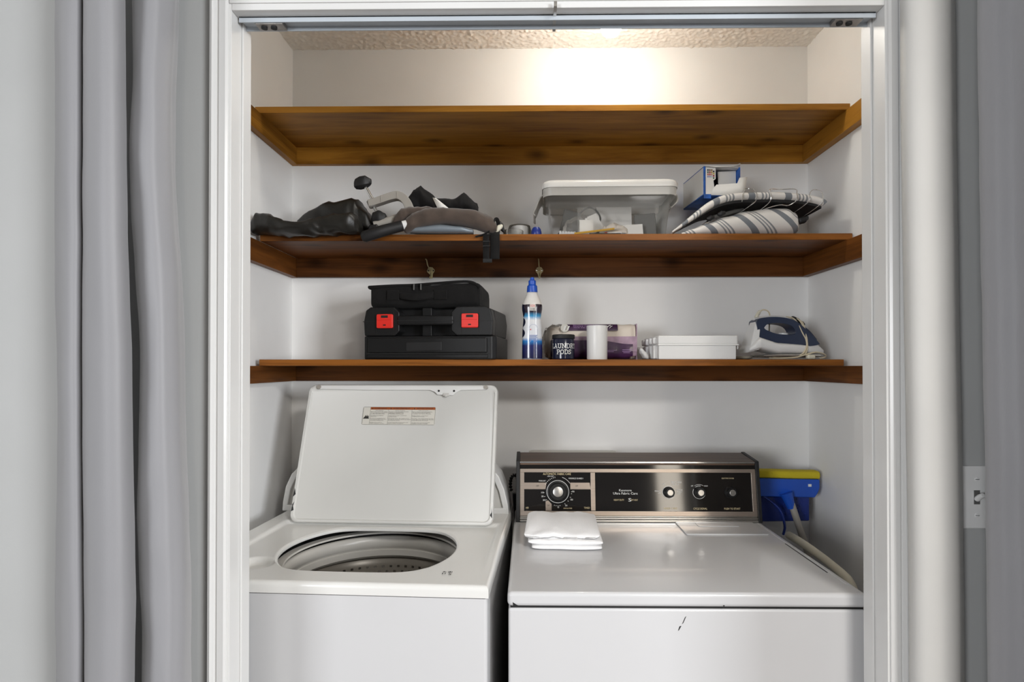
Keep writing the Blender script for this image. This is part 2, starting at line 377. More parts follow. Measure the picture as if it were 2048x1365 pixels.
# jambs, head and casings
struct(G().box((JL - 0.018, 1.079, 0), (JL, YI, JZ + 0.018)).build('trim_1', 'trim', bev=0.0015))
struct(G().box((JR, 1.079, 0), (JR + 0.018, YI, JZ + 0.018)).build('trim_2', 'trim', bev=0.0015))
struct(G().box((JL, 1.079, JZ), (JR, YI, JZ + 0.018)).build('trim_3', 'trim', bev=0.0015))
def casing(x, sgn, w, name):
    pr = [(0.004, 0.0), (0.004, 0.010), (0.008, 0.013), (0.020, 0.013), (0.022, 0.009), (0.026, 0.009), (0.028, 0.017), (w - 0.008, 0.020), (w - 0.003, 0.018), (w, 0.012), (w, 0.0)]
    g = G()
    rings = [[(x + sgn * a, YF - t, z) for a, t in pr] for z in (0.0, 2.16)]
    g.loft(rings); struct(g.build(name, 'trim', angle=25))
casing(JL, -1, 0.038, 'trim_4'); casing(JR, 1, 0.044, 'trim_5')
struct(G().box((JL - 0.003, 1.076, JZ + 0.012), (JR + 0.003, YF, 2.16)).build('trim_6', 'trim', bev=0.001))
# old stop moulding against each jamb
struct(G().box((JL, 1.118, 0), (JL + 0.004, YI, JZ)).build('trim_7', 'trim', bev=0.0015))
struct(G().box((JR - 0.004, 1.118, 0), (JR, YI, JZ)).build('trim_8', 'trim', bev=0.0015))

# ---------------------------------------------------------------- bifold door track
t = thing('door_track', 'bare bifold door track under the head of the closet opening', 'track', (0.053, 1.115, JZ))
x0, x1 = JL - 0.053 + 0.004, JR - 0.053 - 0.004
G().box((x0, -0.016, -0.003), (x1, 0.016, 0)).box((x0, -0.016, -0.011), (x1, -0.013, 0)).box((x0, 0.013, -0.011), (x1, 0.016, 0)).build('channel', 'trackm', t, bev=0.0006)
for xa, xb in ((-0.582, -0.528), (0.537, 0.589)):
    b = G().box((xa, -0.012, -0.012), (xb, 0.012, -0.0035)).build('pivot_bracket', 'steel', t, bev=0.001)
    for k in (0.25, 0.6): G().cyl((xa + (xb - xa) * k, 0, -0.0145), (xa + (xb - xa) * k, 0, -0.012), 0.006, n=14).build('pivot_screw', 'dark', b)
G().box((-0.004, -0.045, -0.004), (0.002, 0.017, -0.0005)).box((-0.004, -0.0465, -0.004), (0.002, -0.0445, 0.006)).box((-0.004, 0.0155, -0.014), (0.002, 0.018, -0.001)).build('centre_clip', 'brushed', t, bev=0.0004)

# ---------------------------------------------------------------- bulb
t = thing('ceiling_bulb', 'glowing white bulb in a porcelain holder on the closet ceiling', 'light bulb', (0.2354, 1.62, ZC))
G().lathe([(0.055, 0), (0.056, -0.012), (0.045, -0.022), (0.028, -0.03), (0.022, -0.055), (0.02, -0.058)], 32).build('lamp_holder', 'porcelain', t)
G().lathe([(0.0135, -0.056), (0.014, -0.075), (0.024, -0.1), (0.030, -0.118), (0.031, -0.13), (0.029, -0.143), (0.022, -0.155), (0.01, -0.1612), (0.001, -0.162)], 32).build('bulb', 'bulb', t)

# ---------------------------------------------------------------- shelves
def shelf(label, ztop, th, x0, x1, cl, mb, mc, ms, me):
    t = thing('wall_shelf', label, 'shelf', (0.07, YB, ztop), 0, 'stained wooden closet shelves')
    ox = 0.07
    G().box((x0 - ox, 1.684 - YB, -th), (x1 - ox, -0.001, 0)).build('board', mb, t, bev=0.0015)
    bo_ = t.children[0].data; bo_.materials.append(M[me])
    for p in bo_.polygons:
        if p.normal.y < -0.9: p.material_index = 1  # front face gets the brighter wood copy with painted-in light
    G().box((XL + 0.022 - ox, -0.02, -th - cl), (XR - 0.026 - ox, 0, -th)).build('back_cleat', mc, t, bev=0.001)
    G().box((XL + 0.0005 - ox, 1.17 - YB, -th - cl), (XL + 0.022 - ox, -0.0005, -th)).build('side_cleat', ms, t, bev=0.001)
    G().box((XR - 0.026 - ox, 1.17 - YB, -th - cl), (XR - 0.0005 - ox, -0.0005, -th)).build('side_cleat', ms, t, bev=0.001)
    return t
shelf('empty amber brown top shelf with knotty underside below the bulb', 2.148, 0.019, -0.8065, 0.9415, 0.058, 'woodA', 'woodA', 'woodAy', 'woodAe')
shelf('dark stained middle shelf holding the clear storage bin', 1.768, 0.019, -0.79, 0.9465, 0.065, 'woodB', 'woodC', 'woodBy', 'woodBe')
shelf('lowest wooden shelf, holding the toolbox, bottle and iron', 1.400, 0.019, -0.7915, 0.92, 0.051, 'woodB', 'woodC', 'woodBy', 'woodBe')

# ---------------------------------------------------------------- washer
th = R(3)
w = thing('washing_machine', 'white top loading washer with its lid standing open', 'washer', (-0.0797, 1.171, 0), -th)
co = rrect(-0.683, -0.003, 0.004, 0.653, 0.008, 4); ci = rrect(-0.680, -0.006, 0.007, 0.650, 0.006, 4)
G().loft([[(a, b, 0.03) for a, b in ci], [(a, b, 0.03) for a, b in co], [(a, b, 0.9045) for a, b in co], [(a, b, 0.9045) for a, b in ci]], close=True).build('cabinet', 'enamel', w)
for fx in (-0.64, -0.045):
    for fy in (0.05, 0.61): G().cyl((fx, fy, 0), (fx, fy, 0.032), 0.02, n=16).build('foot', 'dark', w)
HC = (-0.321, 0.232)
def hole_r(a):
    r = 0.212; c, s_ = math.cos(a), math.sin(a)
    lim = 0.172 if s_ > 0 else 0.168
    rr = lim / max(1e-4, abs(s_))
    return (r ** -14 + rr ** -14) ** (-1 / 14)
def outer_pt(a, inset):
    c, s_ = math.cos(a), math.sin(a)
    xa = (0 - inset - HC[0]) if c > 0 else (HC[0] + 0.686 - inset)
    ya = (0.655 - HC[1] - inset) if s_ > 0 else (HC[1] - inset)
    k = min(xa / max(1e-5, abs(c)), ya / max(1e-5, abs(s_)))
    return HC[0] + c * k, HC[1] + s_ * k
def sm(t): t = max(0, min(1, t)); return t * t * (3 - 2 * t)
def deck(x, y):
    rail = sm((abs(x + 0.327) - 0.297) / 0.012) * sm((y - 0.04) / 0.22)
    back = sm((y - 0.425) / 0.01)
    z = 0.932 + 0.009 * max(rail, back)
    # detergent pocket beside the opening
    dx, dy = (x + 0.545 - 0.25 * (0.11 - y)) / 0.034, (y - 0.108) / 0.034
    z -= 0.017 * sm((1.25 - math.hypot(dx, dy)) / 0.5)
    return z
NA = 420
ang = sorted([2 * math.pi * i / NA for i in range(NA)] + [math.atan2(b - HC[1], a - HC[0]) % (2 * math.pi) for a in (0, -0.686) for b in (0, 0.655)])
rings = []
hp = [(HC[0] + hole_r(a) * math.cos(a), HC[1] + hole_r(a) * math.sin(a)) for a in ang]
def toward(p, k): return (HC[0] + (p[0] - HC[0]) * k, HC[1] + (p[1] - HC[1]) * k)
for k, z in ((1.02, 0.9215), (1.003, 0.9222), (0.997, 0.9255), (1.0, 0.9295)): rings.append([toward(p, k) + (z,) for p in hp])
op = [outer_pt(a, 0.007) for a in ang]
for k in [0.012, 0.03] + [0.06 + 0.94 * i / 34 for i in range(35)]:
    ring = []
    for p, o in zip(hp, op):
        x = p[0] * (1 - k) + o[0] * k; y = p[1] * (1 - k) + o[1] * k
        d = deck(x, y)
        if k < 0.02: d -= 0.002
        ring.append((x, y, d))
    rings.append(ring)
for ins, dz in ((0.003, -0.002), (0.0005, -0.006), (0.0, -0.012)):
    rings.append([(lambda q: (q[0], q[1], deck(*q) + dz))(outer_pt(a, ins)) for a in ang])
rings.append([outer_pt(a, 0.0) + (0.9075,) for a in ang]); rings.append([outer_pt(a, 0.004) + (0.9055,) for a in ang])
G().loft(rings, False, False).build('top_panel', 'enamel2', w, angle=50)
c3 = (HC[0], HC[1] + 0.026, 0)
G().lathe([(0.236, 0.9), (0.245, 0.9), (0.248, 0.80), (0.248, 0.4)], 72, c3, cap0=False, cap1=False).build('outer_tub', 'dark', w)
G().lathe([(0.232, 0.902), (0.214, 0.901), (0.212, 0.897), (0.232, 0.894)], 72, c3, cap0=False, cap1=False).build('tub_ring', 'tubgrey', w)
G().lathe([(0.236, 0.884), (0.222, 0.889), (0.214, 0.886), (0.211, 0.874), (0.2125, 0.858), (0.216, 0.855), (0.2165, 0.851), (0.2135, 0.850), (0.2135, 0.834), (0.219, 0.831), (0.2215, 0.826), (0.236, 0.824)], 96, c3, cap0=False, cap1=False).build('balance_ring', 'tubgrey', w, angle=60)
bk = G().lathe([(0.236, 0.825), (0.228, 0.815), (0.224, 0.80), (0.224, 0.40), (0.08, 0.36), (0.075, 0.36)], 96, c3, cap0=False).build('basket', 'basket', w)
g = G()
for zz in (0.800, 0.785, 0.770, 0.755):
    for k in range(64):
        a = 2 * math.pi * (k + (0.5 if zz in (0.785, 0.755) else 0)) / 64
        rr = 0.2228; cx, cy = c3[0] + rr * math.cos(a), c3[1] + rr * math.sin(a)
        tx, ty = -math.sin(a) * 0.0035, math.cos(a) * 0.0035
        g.add([(cx - tx, cy - ty, zz - 0.003), (cx + tx, cy + ty, zz - 0.003), (cx + tx, cy + ty, zz + 0.003), (cx - tx, cy - ty, zz + 0.003)], [(0, 1, 2, 3)])
o = g.build('drain_holes', 'chrome', bk); o['kind'] = 'stuff'
g = G().lathe([(0.10, 0.40), (0.06, 0.45), (0.045, 0.55), (0.04, 0.70), (0.03, 0.72), (0.001, 0.725)], 32, c3)
for k in range(4):
    a = k * math.pi / 2 + 0.4; d = Vector((math.cos(a), math.sin(a), 0)); g.tube([Vector(c3) + d * 0.04 + Vector((0, 0, 0.66)), Vector(c3) + d * 0.08 + Vector((0, 0, 0.5)), Vector(c3) + d * 0.14 + Vector((0, 0, 0.41))], [0.008, 0.012, 0.014], 8)
g.build('agitator', 'plastic_wg', w)
# console behind the lid
oc = [(-0.697, 0.9385), (-0.695, 0.965), (-0.686, 1.012), (-0.668, 1.05), (-0.640, 1.078), (-0.60, 1.088), (-0.10, 1.088), (-0.06, 1.078), (-0.036, 1.05), (-0.020, 1.012), (-0.009, 0.965), (-0.006, 0.9385)]
G().prism(oc, 0.548, 0.64).build('console', 'plastic_wg', w, bev=0.006, seg=3)
for sgn in (0, 1):
    e = [p for p in oc if (p[0] < -0.59) == (sgn == 0)]
    e = e if sgn == 0 else list(reversed(e))
    mid = -0.351
    inn = [(mid + (x - mid) * 0.955, 0.9385 + max(0, (z - 0.9385)) * 0.93) for x, z in e]
    out = [(mid + (x - mid) * 1.004, z + 0.0015 * (z > 0.94)) for x, z in e]
    g = G(); rings = [[(a[0], 0.540, a[1]), (a[0], 0.645, a[1]), (b[0], 0.645, b[1]), (b[0], 0.540, b[1])] for a, b in zip(out, inn)]
    g.loft(rings).build('console_end_cap', 'plastic_w', w, bev=0.003, seg=3)
    xx = -0.655 if sgn == 0 else -0.045
    G().box((xx - 0.036, 0.538, 0.939), (xx + 0.034, 0.56, 0.958)).build('console_foot', 'plastic_w', w, bev=0.004)
# the lid
LW, LH = 0.289, 0.408
lid = G()
outl = rrect(-LW, LW, 0, LH, 0.022, 8); inl = rrect(-LW + 0.011, LW - 0.011, 0.011, LH - 0.014, 0.016, 8)
def rg(o, y): return [(x, y, z) for x, z in o]
mid1 = [((a[0] * 0.25 + b[0] * 0.75), (a[1] * 0.25 + b[1] * 0.75)) for a, b in zip(outl, inl)]
lid.loft([rg(outl, 0.016), rg(outl, 0.003), [(x * 0.994, -0.001, z * 0.988 + 0.0025) for x, z in outl], rg(mid1, -0.001), rg(inl, 0.004)])
lid = lid.build('lid', 'lidenamel', w, angle=55, loc=(-0.327, 0.413, 0.940), rot=(R(-19.5), 0, 0))
for bx in (-LW + 0.032, LW - 0.036): G().cyl((bx, -0.0065, LH - 0.0095), (bx, 0.0, LH - 0.0095), 0.0062, n=18).build('bumper', 'greyp', lid)
g = G().prism([(-0.26, LH - 0.015), (-0.10, LH - 0.018), (0.085, LH - 0.018), (0.10, LH - 0.024), (0.108, LH - 0.032), (0.155, LH - 0.034), (0.162, LH - 0.026), (0.178, LH - 0.018), (0.255, LH - 0.016), (0.255, LH - 0.006), (0.14, LH - 0.005), (-0.10, LH - 0.005), (-0.26, LH - 0.005)], -0.0035, 0.004)
br = g.build('strike_bracket', 'plastic_w', lid, bev=0.001)
for bx in (0.112, 0.158): G().cyl((bx, -0.0045, LH - 0.021), (bx, -0.003, LH - 0.021), 0.0032, n=12).build('screw', 'dark', br)
G().box((0.126, -0.006, LH - 0.037), (0.144, 0.0, LH - 0.028)).box((0.131, -0.008, LH - 0.040), (0.139, -0.002, LH - 0.033)).build('strike', 'plastic_wg', br, bev=0.001)
# warning label on the lid
lx0, lx1, lz0, lz1 = -0.114, 0.105, 0.284, 0.338
G().prism(rrect(lx0, lx1, lz0, lz1, 0.003, 4), 0.0032, 0.0042).build('warning_label', 'labelp', lid)
yl = 0.0028
g = G(); cols = [lx0 + 0.022, lx0 + 0.077, lx0 + 0.148, lx1 - 0.001]
rect(g, cols[0], cols[3], lz1 - 0.008, lz1 - 0.0005, yl)
g.build('warning_band', 'orange', lid)
g = G(); yt = 0.0024
for sx in (lx0 + 0.0003, lx1 - 0.0007): rect(g, sx, sx + 0.0005, lz0 + 0.002, lz1 - 0.002, yt)
for sz in (lz0, lz1 - 0.0005): rect(g, lx0 + 0.002, lx1 - 0.002, sz, sz + 0.0005, yt)
for sx in cols[:3]: rect(g, sx, sx + 0.0004, lz0, lz1 - 0.001, yt)
fl = [(0, 0), (0.018, 0), (0.0165, 0.004), (0.0172, 0.010), (0.0135, 0.006), (0.0125, 0.012), (0.010, 0.006), (0.0075, 0.0115), (0.006, 0.0075), (0.0035, 0.005)]
g.build('label_border', 'dark_print', lid)
G().add([(lx0 + 0.002 + a, yt, lz0 + 0.018 + b) for a, b in fl], [tuple(range(len(fl)))]).build('fire_symbol', 'dark_print', lid)
def tri(g, x, z, s_): g.add([(x, yt, z), (x + s_, yt, z), (x + s_ / 2, yt, z + s_)], [(0, 1, 2)])
for k, (hd, sub_, lines) in enumerate((
    ('WARNING', 'Fire Hazard', ['Never place items in the washer', 'that are dampened with gasoline', 'or other flammable fluids.', '', 'No washer can completely', 'remove oil.', '', 'Do not dry anything that has', 'ever had any type of oil on it', '(including cooking oils).', '', 'Doing so can result in', 'death, explosion, or fire.']),
    ('AVERTISSEMENT', "Risque d'incendie", ["Ne jamais mettre des articles humectés", "d'essence ou d'autres fluides", "inflammables dans la laveuse.", '', "Aucune laveuse ne peut complètement", "enlever l'huile.", '', "Ne pas faire sécher des articles qui ont", "été salis par tout genre d'huile (y compris", "les huiles de cuisson).", '', "Le non-respect de ces instructions peut", "causer un décès, une explosion"]),
    ('ADVERTENCIA', 'Peligro de Incendio', ['Nunca coloque en la lavadora artículos', 'que estén humedecidos con gasolina', 'o cualquier otro líquido inflamable.', '', 'Ninguna lavadora puede eliminar', 'completamente el aceite.', '', 'No ponga a secar ningún artículo que haya', 'tenido alguna vez cualquier tipo de aceite', '(incluyendo aceites de cocina).', '', 'No seguir estas instrucciones puede', 'ocasionar la muerte o incendio.']))):
    a, b = cols[k], cols[k + 1]; wd = b - a; g = G()
    glyphs(hd, a + wd * 0.2, b - wd * 0.08, lz1 - 0.0042, 0.0042, yt).build('warning_heading', 'dark_print', lid); tri(g, a + wd * 0.07, lz1 - 0.0063, 0.0045)
    glyphs(sub_, a + wd * 0.3, b - wd * 0.3, lz1 - 0.0108, 0.0021, yt, g)
    mx = max(len(l) for l in lines)
    for q, l in enumerate(lines):
        if l: glyphs(l, a + 0.0018, a + 0.0018 + (wd - 0.004) * len(l) / mx, lz1 - 0.0145 - q * 0.0030, 0.0025, yt, g)
    g.build('fine_print', 'dark_print', lid)['kind'] = 'stuff'
# chips in the enamel at the lower lid corners
for pts in ([(-LW + 0.002, 0.03), (-LW + 0.009, 0.034), (-LW + 0.005, 0.045), (-LW + 0.008, 0.058), (-LW + 0.003, 0.05)], [(-LW + 0.001, 0.07), (-LW + 0.008, 0.078), (-LW + 0.003, 0.095), (-LW + 0.002, 0.08)], [(LW - 0.003, 0.02), (LW - 0.009, 0.028), (LW - 0.005, 0.036), (LW - 0.004, 0.05)]):
    G().add([(a, -0.0014, b) for a, b in pts], [tuple(range(len(pts)))]).build('enamel_chip', 'dark', lid)
# small printed marks on the deck
g = G()
for i, (a, b, c, d) in enumerate([(0, 3, 0.012, 0.016), (4, 5, 0.012, 0.014), (6.5, 7.3, 0.008, 0.017), (8, 9.5, 0.009, 0.017), (10.5, 11.2, 0.008, 0.017), (0, 1.2, 0, 0.007), (3, 4, 0, 0.008), (8.5, 9.2, -0.004, 0.006), (10, 11, -0.004, 0.003)]):
    g.add([(-0.108 + a * 0.0018, 0.06 + c, 0.9335), (-0.108 + b * 0.0018, 0.06 + c, 0.9335), (-0.108 + b * 0.0018, 0.06 + d, 0.9335), (-0.108 + a * 0.0018, 0.06 + d, 0.9335)], [(0, 1, 2, 3)])
g.build('printed_mark', 'dark_print', w)

# ---------------------------------------------------------------- dryer
d = thing('clothes_dryer', 'white older dryer with woodgrain and black control console', 'dryer', (-0.0415, 1.173, 0))
DW = 0.7295
G().box((0.002, 0.004, 0.03), (DW - 0.002, 0.68, 0.886)).build('cabinet', 'enamel', d, bev=0.006, seg=3)
for fx in (0.05, 0.68):
    for fy in (0.05, 0.62): G().cyl((fx, fy, 0), (fx, fy, 0.032), 0.02, n=16).build('foot', 'dark', d)
G().box((0.006, 0.008, 0.8855), (DW - 0.006, 0.675, 0.8905)).build('shadow_gap', 'seam', d)
G().box((0, 0, 0.890), (DW, 0.685, 0.9195)).build('top_panel', 'enamel', d, bev=0.009, seg=4)
# lint screen lid
ls = G().prism(rrect(0.474, 0.700, 0.404, 0.525, 0.006, 4), 0.0, 0.0035); ls.xf(Matrix(((1, 0, 0, 0), (0, 0, 1, 0), (0, 1, 0, 0.9193), (0, 0, 0, 1))))
ls = ls.build('lint_screen_lid', 'enamel', d, bev=0.0012)
gg = G().prism(rrect(0.528, 0.645, 0.475, 0.512, 0.004, 4), 0.0, 0.002); gg.xf(Matrix(((1, 0, 0, 0), (0, 0, 1, 0), (0, 1, 0, 0.9226), (0, 0, 0, 1)))); gg.build('finger_grip', 'enamel', ls, bev=0.001)
G().box((0.712, 0.05, 0.9193), (0.7185, 0.52, 0.9212)).build('side_rib', 'enamel', d, bev=0.0008)
G().box((0.708, 0.12, 0.9193), (0.7105, 0.33, 0.9199)).build('side_slot', 'seam', d)
# scratches
for pts in ([(0.361, 0.869), (0.364, 0.872), (0.358, 0.858), (0.355, 0.855)], [(0.350, 0.851), (0.354, 0.852), (0.349, 0.843), (0.347, 0.842)], [(0.011, 0.9), (0.02, 0.894), (0.026, 0.892), (0.012, 0.893)], [(0.437, 0.896), (0.440, 0.896), (0.439, 0.890)]):
    G().add([(a, (0.0036 if b < 0.886 else -0.0004), b) for a, b in pts], [tuple(range(len(pts)))]).build('scratch', 'dark', d)
# console: side cheeks, woodgrain cap, tilted control panel
CX0, CX1 = 0.008, 0.730
ck = [(0.525, 0.9195), (0.553, 1.096), (0.668, 1.1075), (0.675, 0.9195)]
for xa in (CX0 - 0.001, CX1 - 0.010):
    G().loft([[(xx, a, b) for a, b in ck] for xx in (xa, xa + 0.011)]).build('console_cheek', 'dark', d, bev=0.0015)
G().loft([[(xx, a, b) for a, b in ((0.556, 1.090), (0.556, 1.0945), (0.666, 1.1050), (0.666, 0.92), (0.60, 0.92))] for xx in (CX0 + 0.010, CX1 - 0.010)]).build('console_cap', 'fauxwood', d, bev=0.001)
cp = G().box((0, 0, 0), (CX1 - CX0 - 0.021, 0.02, 0.173)).build('control_panel', 'glassblk', d, loc=(CX0 + 0.0105, 0.534, 0.9197), rot=(R(-8.2), 0, 0))
S = 0.00148; PX0 = 1040.5; PZ0 = 1042.5
def X(p): return (p - PX0) * S
def Z(p): return (PZ0 - p) * S
PW = CX1 - CX0 - 0.021
G().box((0, -0.004, Z(927)), (PW, 0.002, Z(924))).build('silver_strip', 'chrome', cp, bev=0.0005)
def frame(x0, x1, z0, z1, a, b, c, e, y0, y1):
    return G().box((x0, y0, z0), (x1, y1, z0 + b)).box((x0, y0, z1 - a), (x1, y1, z1)).box((x0, y0, z0 + b), (x0 + c, y1, z1 - a)).box((x1 - e, y0, z0 + b), (x1, y1, z1 - a))
f = frame(0, PW, Z(1031), Z(938.5), 0.0105, 0.0135, 0.0125, 0.0125, -0.003, 0.002)
f.box((X(1183), -0.003, Z(1021)), (X(1192), 0.002, Z(946))); f.build('panel_frame', 'bronze', cp, bev=0.0006)
G().box((0, -0.008, 0.0), (PW, 0.002, 0.006)).box((0, -0.006, 0.0075), (PW, 0.002, 0.012)).box((0, -0.0035, 0.013), (PW, 0.002, Z(1031) - 0.0008)).build('kick_strip', 'brushed', cp, bev=0.0012)
yb = -0.0006
for xa, xb in ((1047, 1092), (1142, 1183)):
    G().add([(X(xa), yb, Z(979)), (X(xb), yb, Z(979)), (X(xb + (2 if xa < 1100 else -2)), yb, Z(966)), (X(xa), yb, Z(966))], [(0, 1, 2, 3)]).build('dial_band', 'bronze', cp)
G().add([(X(1092), yb, Z(1021)), (X(1104), yb, Z(1021)), (X(1104), yb, Z(1008)), (X(1097), yb, Z(1001)), (X(1092), yb, Z(1003))], [(0, 1, 2, 3, 4)]).build('dial_tab', 'bronze', cp)
def dial(px, pz, r0, r1, dep, cap, name='knob', skirt=0):
    cx, cz = X(px), Z(pz); ax = Matrix(((1, 0, 0, cx), (0, 0, -1, 0), (0, 1, 0, cz), (0, 0, 0, 1)))
    g = G()
    prof = [(r0, 0), (r0, 0.004), (r0 * 0.93, 0.006), (r1 * 1.08, 0.007), (r1, dep * 0.8), (r1 * 0.93, dep), (cap, dep)]
    g.lathe(prof, 40); g.xf(ax); g.build(name, 'blackp', cp, angle=30)
    g = G().lathe([(cap, dep - 0.001), (cap, dep + 0.0012), (cap * 0.9, dep + 0.0018)], 32).xf(ax); g.build(name + '_cap', 'brushed', cp, angle=30)
dial(1116.5, 983.5, 25 * S, 17 * S, 0.020, 10 * S, 'timer_dial')
for px in (1339.5, 1400.5, 1463): dial(px, 984.5, 11 * S if px < 1450 else 12 * S, 9.6 * S, 0.020, 6 * S)
yt = -0.0009
arc(G(), X(1116.5), Z(983.5), 22 * S, 0, 360, 0.0012, -0.0075, 64).build('dial_ring', 'white_print', cp)
arc(G(), X(1116.5), Z(983.5), 29.5 * S, 33, 72, 0.001, yt).build('dial_mark', 'white_print', cp)
for a in range(100, 152, 7): arc(G(), X(1116.5), Z(983.5), 28.5 * S, a, a + 1.6, 0.0035, yt, 2).build('dial_tick', 'white_print', cp)
for a in (184, 200, 215, 255, 262, 270, 278, 300, 317, 335, 350, 358): arc(G(), X(1116.5), Z(983.5), 28 * S, a, a + 1.6, 0.003, yt, 2).build('dial_tick', 'white_print', cp)
for px, a0, a1 in ((1339.5, 60, 330), (1400.5, 150, 335), (1400.5, 75, 125)): arc(G(), X(px), Z(984.5), 12.6 * S, a0, a1, 0.0011, yt - 0.0002, 32).build('dial_mark', 'white_print', cp)
arc(G(), X(1400.5), Z(984.5), 15.5 * S, 55, 125, 0.0007, yt).build('dial_mark', 'white_print', cp)
LM = ['white_print']
def word(s_, a, b, zc, h): glyphs(s_, X(a), X(b), Z(zc), h * S, yt).build('lettering', LM[0], cp)
word('WRINKLE GUARD I', 1138.5, 1168, 957.5, 3.2); word('MORE DRY', 1078.5, 1092.5, 962.5, 2.6); word('LESS DRY', 1096, 1109, 953.3, 2.4)
word('10', 1083.5, 1088, 985.5, 3.2); word('20', 1083.5, 1088, 993, 3.2); word('30', 1086.5, 1092, 1000.5, 3.2)
word('70', 1145.5, 1150, 983.5, 3.2); word('50', 1142, 1147, 999.5, 3.2); word('30', 1131, 1135.5, 1011, 3.2); word('10', 1116, 1119, 1014.5, 3.2)
word('Kenmore', 1240, 1265, 980.8, 4.2); word('Ultra Fabric Care', 1228, 1277, 986.8, 4.6)
word('KNIT', 1327, 1333, 968.3, 2.6); word("PERM'T PRESS", 1345, 1366, 964.5, 2.8); word('TOUCH-UP', 1346, 1360, 968.7, 2.6)
word('DELICATE', 1311.5, 1324, 982, 2.6); word('LOW', 1318.5, 1324, 985.7, 2.4); word('COTTON', 1355, 1367, 980, 2.4); word('STURDY', 1355.5, 1367, 983.6, 2.4); word('HIGH', 1356, 1363, 987, 2.4)
word('OFF', 1384.5, 1389, 971.8, 2.4); word('HIGH', 1411, 1418, 971.8, 2.4)
word('S', 1258, 1264, 999.5, 6.5); 
LM[0] = 'gold'
word('AUTOMATIC FABRIC CARE', 1087, 1143.5, 948.8, 4.4); word('AIR', 1052, 1058, 1015.5, 3.6); word('TIMED', 1169, 1181, 1015.5, 3.6)
word('FABRIC CARE', 1329, 1355.5, 1016, 3.8); word('CYCLE SIGNAL', 1387.5, 1415, 1016.3, 3.8); word('PUSH TO START', 1449, 1481, 1016.3, 3.8)
word('HEAVY DUTY', 1229, 1249.5, 999.8, 3.4); word('OFT HEAT', 1263.5, 1277, 999.8, 3.2); word('ELECTRIC DRYER', 1447, 1471.5, 956.6, 2.6); word('MINUTES', 1128, 1145, 1016.5, 2.6)
LM[0] = 'dark_print'; yt = -0.0012
word('OFF', 1073, 1079, 972.5, 3.4); word('OFF', 1152, 1157.5, 972.5, 3.4); word('OFF', 1095, 1100, 1011, 3.0)


# ---------------------------------------------------------------- beside and behind the machines
# folded towel
t = thing('folded_towel', 'folded white cotton towel lying on the dryer top', 'towel', (0.095, 1.53, 0.9197), R(-2))
def towel_layer(x0, x1, y0, y1, z0, z1, seed, amp, droop=0.0):
    g = G(); n = 40; rows = 26
    hx, hy, hz = (x1 - x0) / 2, (y1 - y0) / 2, (z1 - z0) / 2
    cx, cy, cz = (x0 + x1) / 2, (y0 + y1) / 2, (z0 + z1) / 2
    rings = []
    for i in range(rows + 1):
        u_ = -1 + 2 * i / rows; sx = math.copysign(abs(math.sin(u_ * math.pi / 2)), u_)
        prof = max(0.02, (1 - abs(sx) ** 7) ** (1 / 3))
        ring = []
        for j in range(n):
            a = 2 * math.pi * j / n; c, s_ = math.cos(a), math.sin(a)
            py = math.copysign(abs(c) ** 0.28, c) * hy * (1 - 0.05 * (1 - prof)); pz = math.copysign(abs(s_) ** 0.55, s_) * hz * prof
            p = Vector((cx + sx * hx, cy + py, cz + pz))
            k = noise.noise(Vector((p.x * 22 + seed, p.y * 22, seed))) * amp + noise.noise(Vector((p.x * 60 + seed, p.y * 35, seed + 3))) * amp * 0.4
            if s_ > 0: p.z += k * prof - droop * sm((cy - p.y) / hy) * prof
            p.x += noise.noise(Vector((seed, p.y * 18, 2))) * 0.004; p.y += noise.noise(Vector((p.x * 16, seed, 7))) * 0.004
            p.z = max(p.z, 0.0)
            ring.append(p)
        rings.append(ring)
    return g.loft(rings)
towel_layer(-0.082, 0.094, -0.092, 0.10, 0.0, 0.013, 1.0, 0.001).build('bottom_fold', 'towel', t, angle=180)
towel_layer(-0.092, 0.096, -0.088, 0.10, 0.010, 0.027, 5.0, 0.002).build('middle_fold', 'towel', t, angle=180)
towel_layer(-0.100, 0.090, -0.080, 0.105, 0.021, 0.052, 9.0, 0.006, 0.010).build('top_fold', 'towel', t, angle=180)

# sponge mop standing head-up behind the dryer
t = thing('sponge_mop', 'blue sponge mop standing head up in the corner behind the dryer', 'mop', (0.84, 1.87, 0), R(4))
G().lump([(-0.118, 0, 1.036, 0.018, 0.009), (-0.114, 0, 1.036, 0.024, 0.013), (0.092, 0, 1.030, 0.024, 0.013), (0.097, 0, 1.029, 0.018, 0.009)], e=4, sub=3).build('sponge', 'yellow', t)
h = G().loft([[(a, y, z) for a, z in ((-0.116, 1.024), (0.092, 1.018), (0.092, 0.99), (0.086, 0.975), (0.076, 0.960), (-0.116, 0.966))] for y in (-0.026, 0.026)]).build('mop_head', 'blue', t, bev=0.004)
g = G().box((-0.116, -0.004, 0.88), (0.070, 0.012, 0.962)); g.build('squeeze_plate', 'bluedk', t, bev=0.004)
g = G()
for k in range(36):
    x = random.uniform(-0.02, 0.055); z = random.uniform(0.895, 0.955)
    g.lathe([(0.003, -0.0), (0.0025, 0.0015), (0.0012, 0.002)], 8, (0, 0, 0)).xf(Matrix.Translation((x, -0.004, z)) @ Matrix.Rotation(R(90), 4, 'X'), len(g.v) - 24)
g.build('drain_dimples', 'bluedk', t)['kind'] = 'stuff'
G().box((0.052, -0.029, 0.996), (0.062, -0.025, 1.004)).build('bright_rivet', 'white_print', h)
G().tube([(-0.022, -0.03, 0.978), (-0.008, -0.036, 0.93)], [0.020, 0.012], 14).build('socket', 'blue', t)
G().tube([(-0.008, -0.036, 0.945), (0.03, -0.06, 0.80), (0.02, -0.17, 0.1), (0.015, -0.19, 0.004)], 0.0105, 14).build('pole', 'greyp', t)
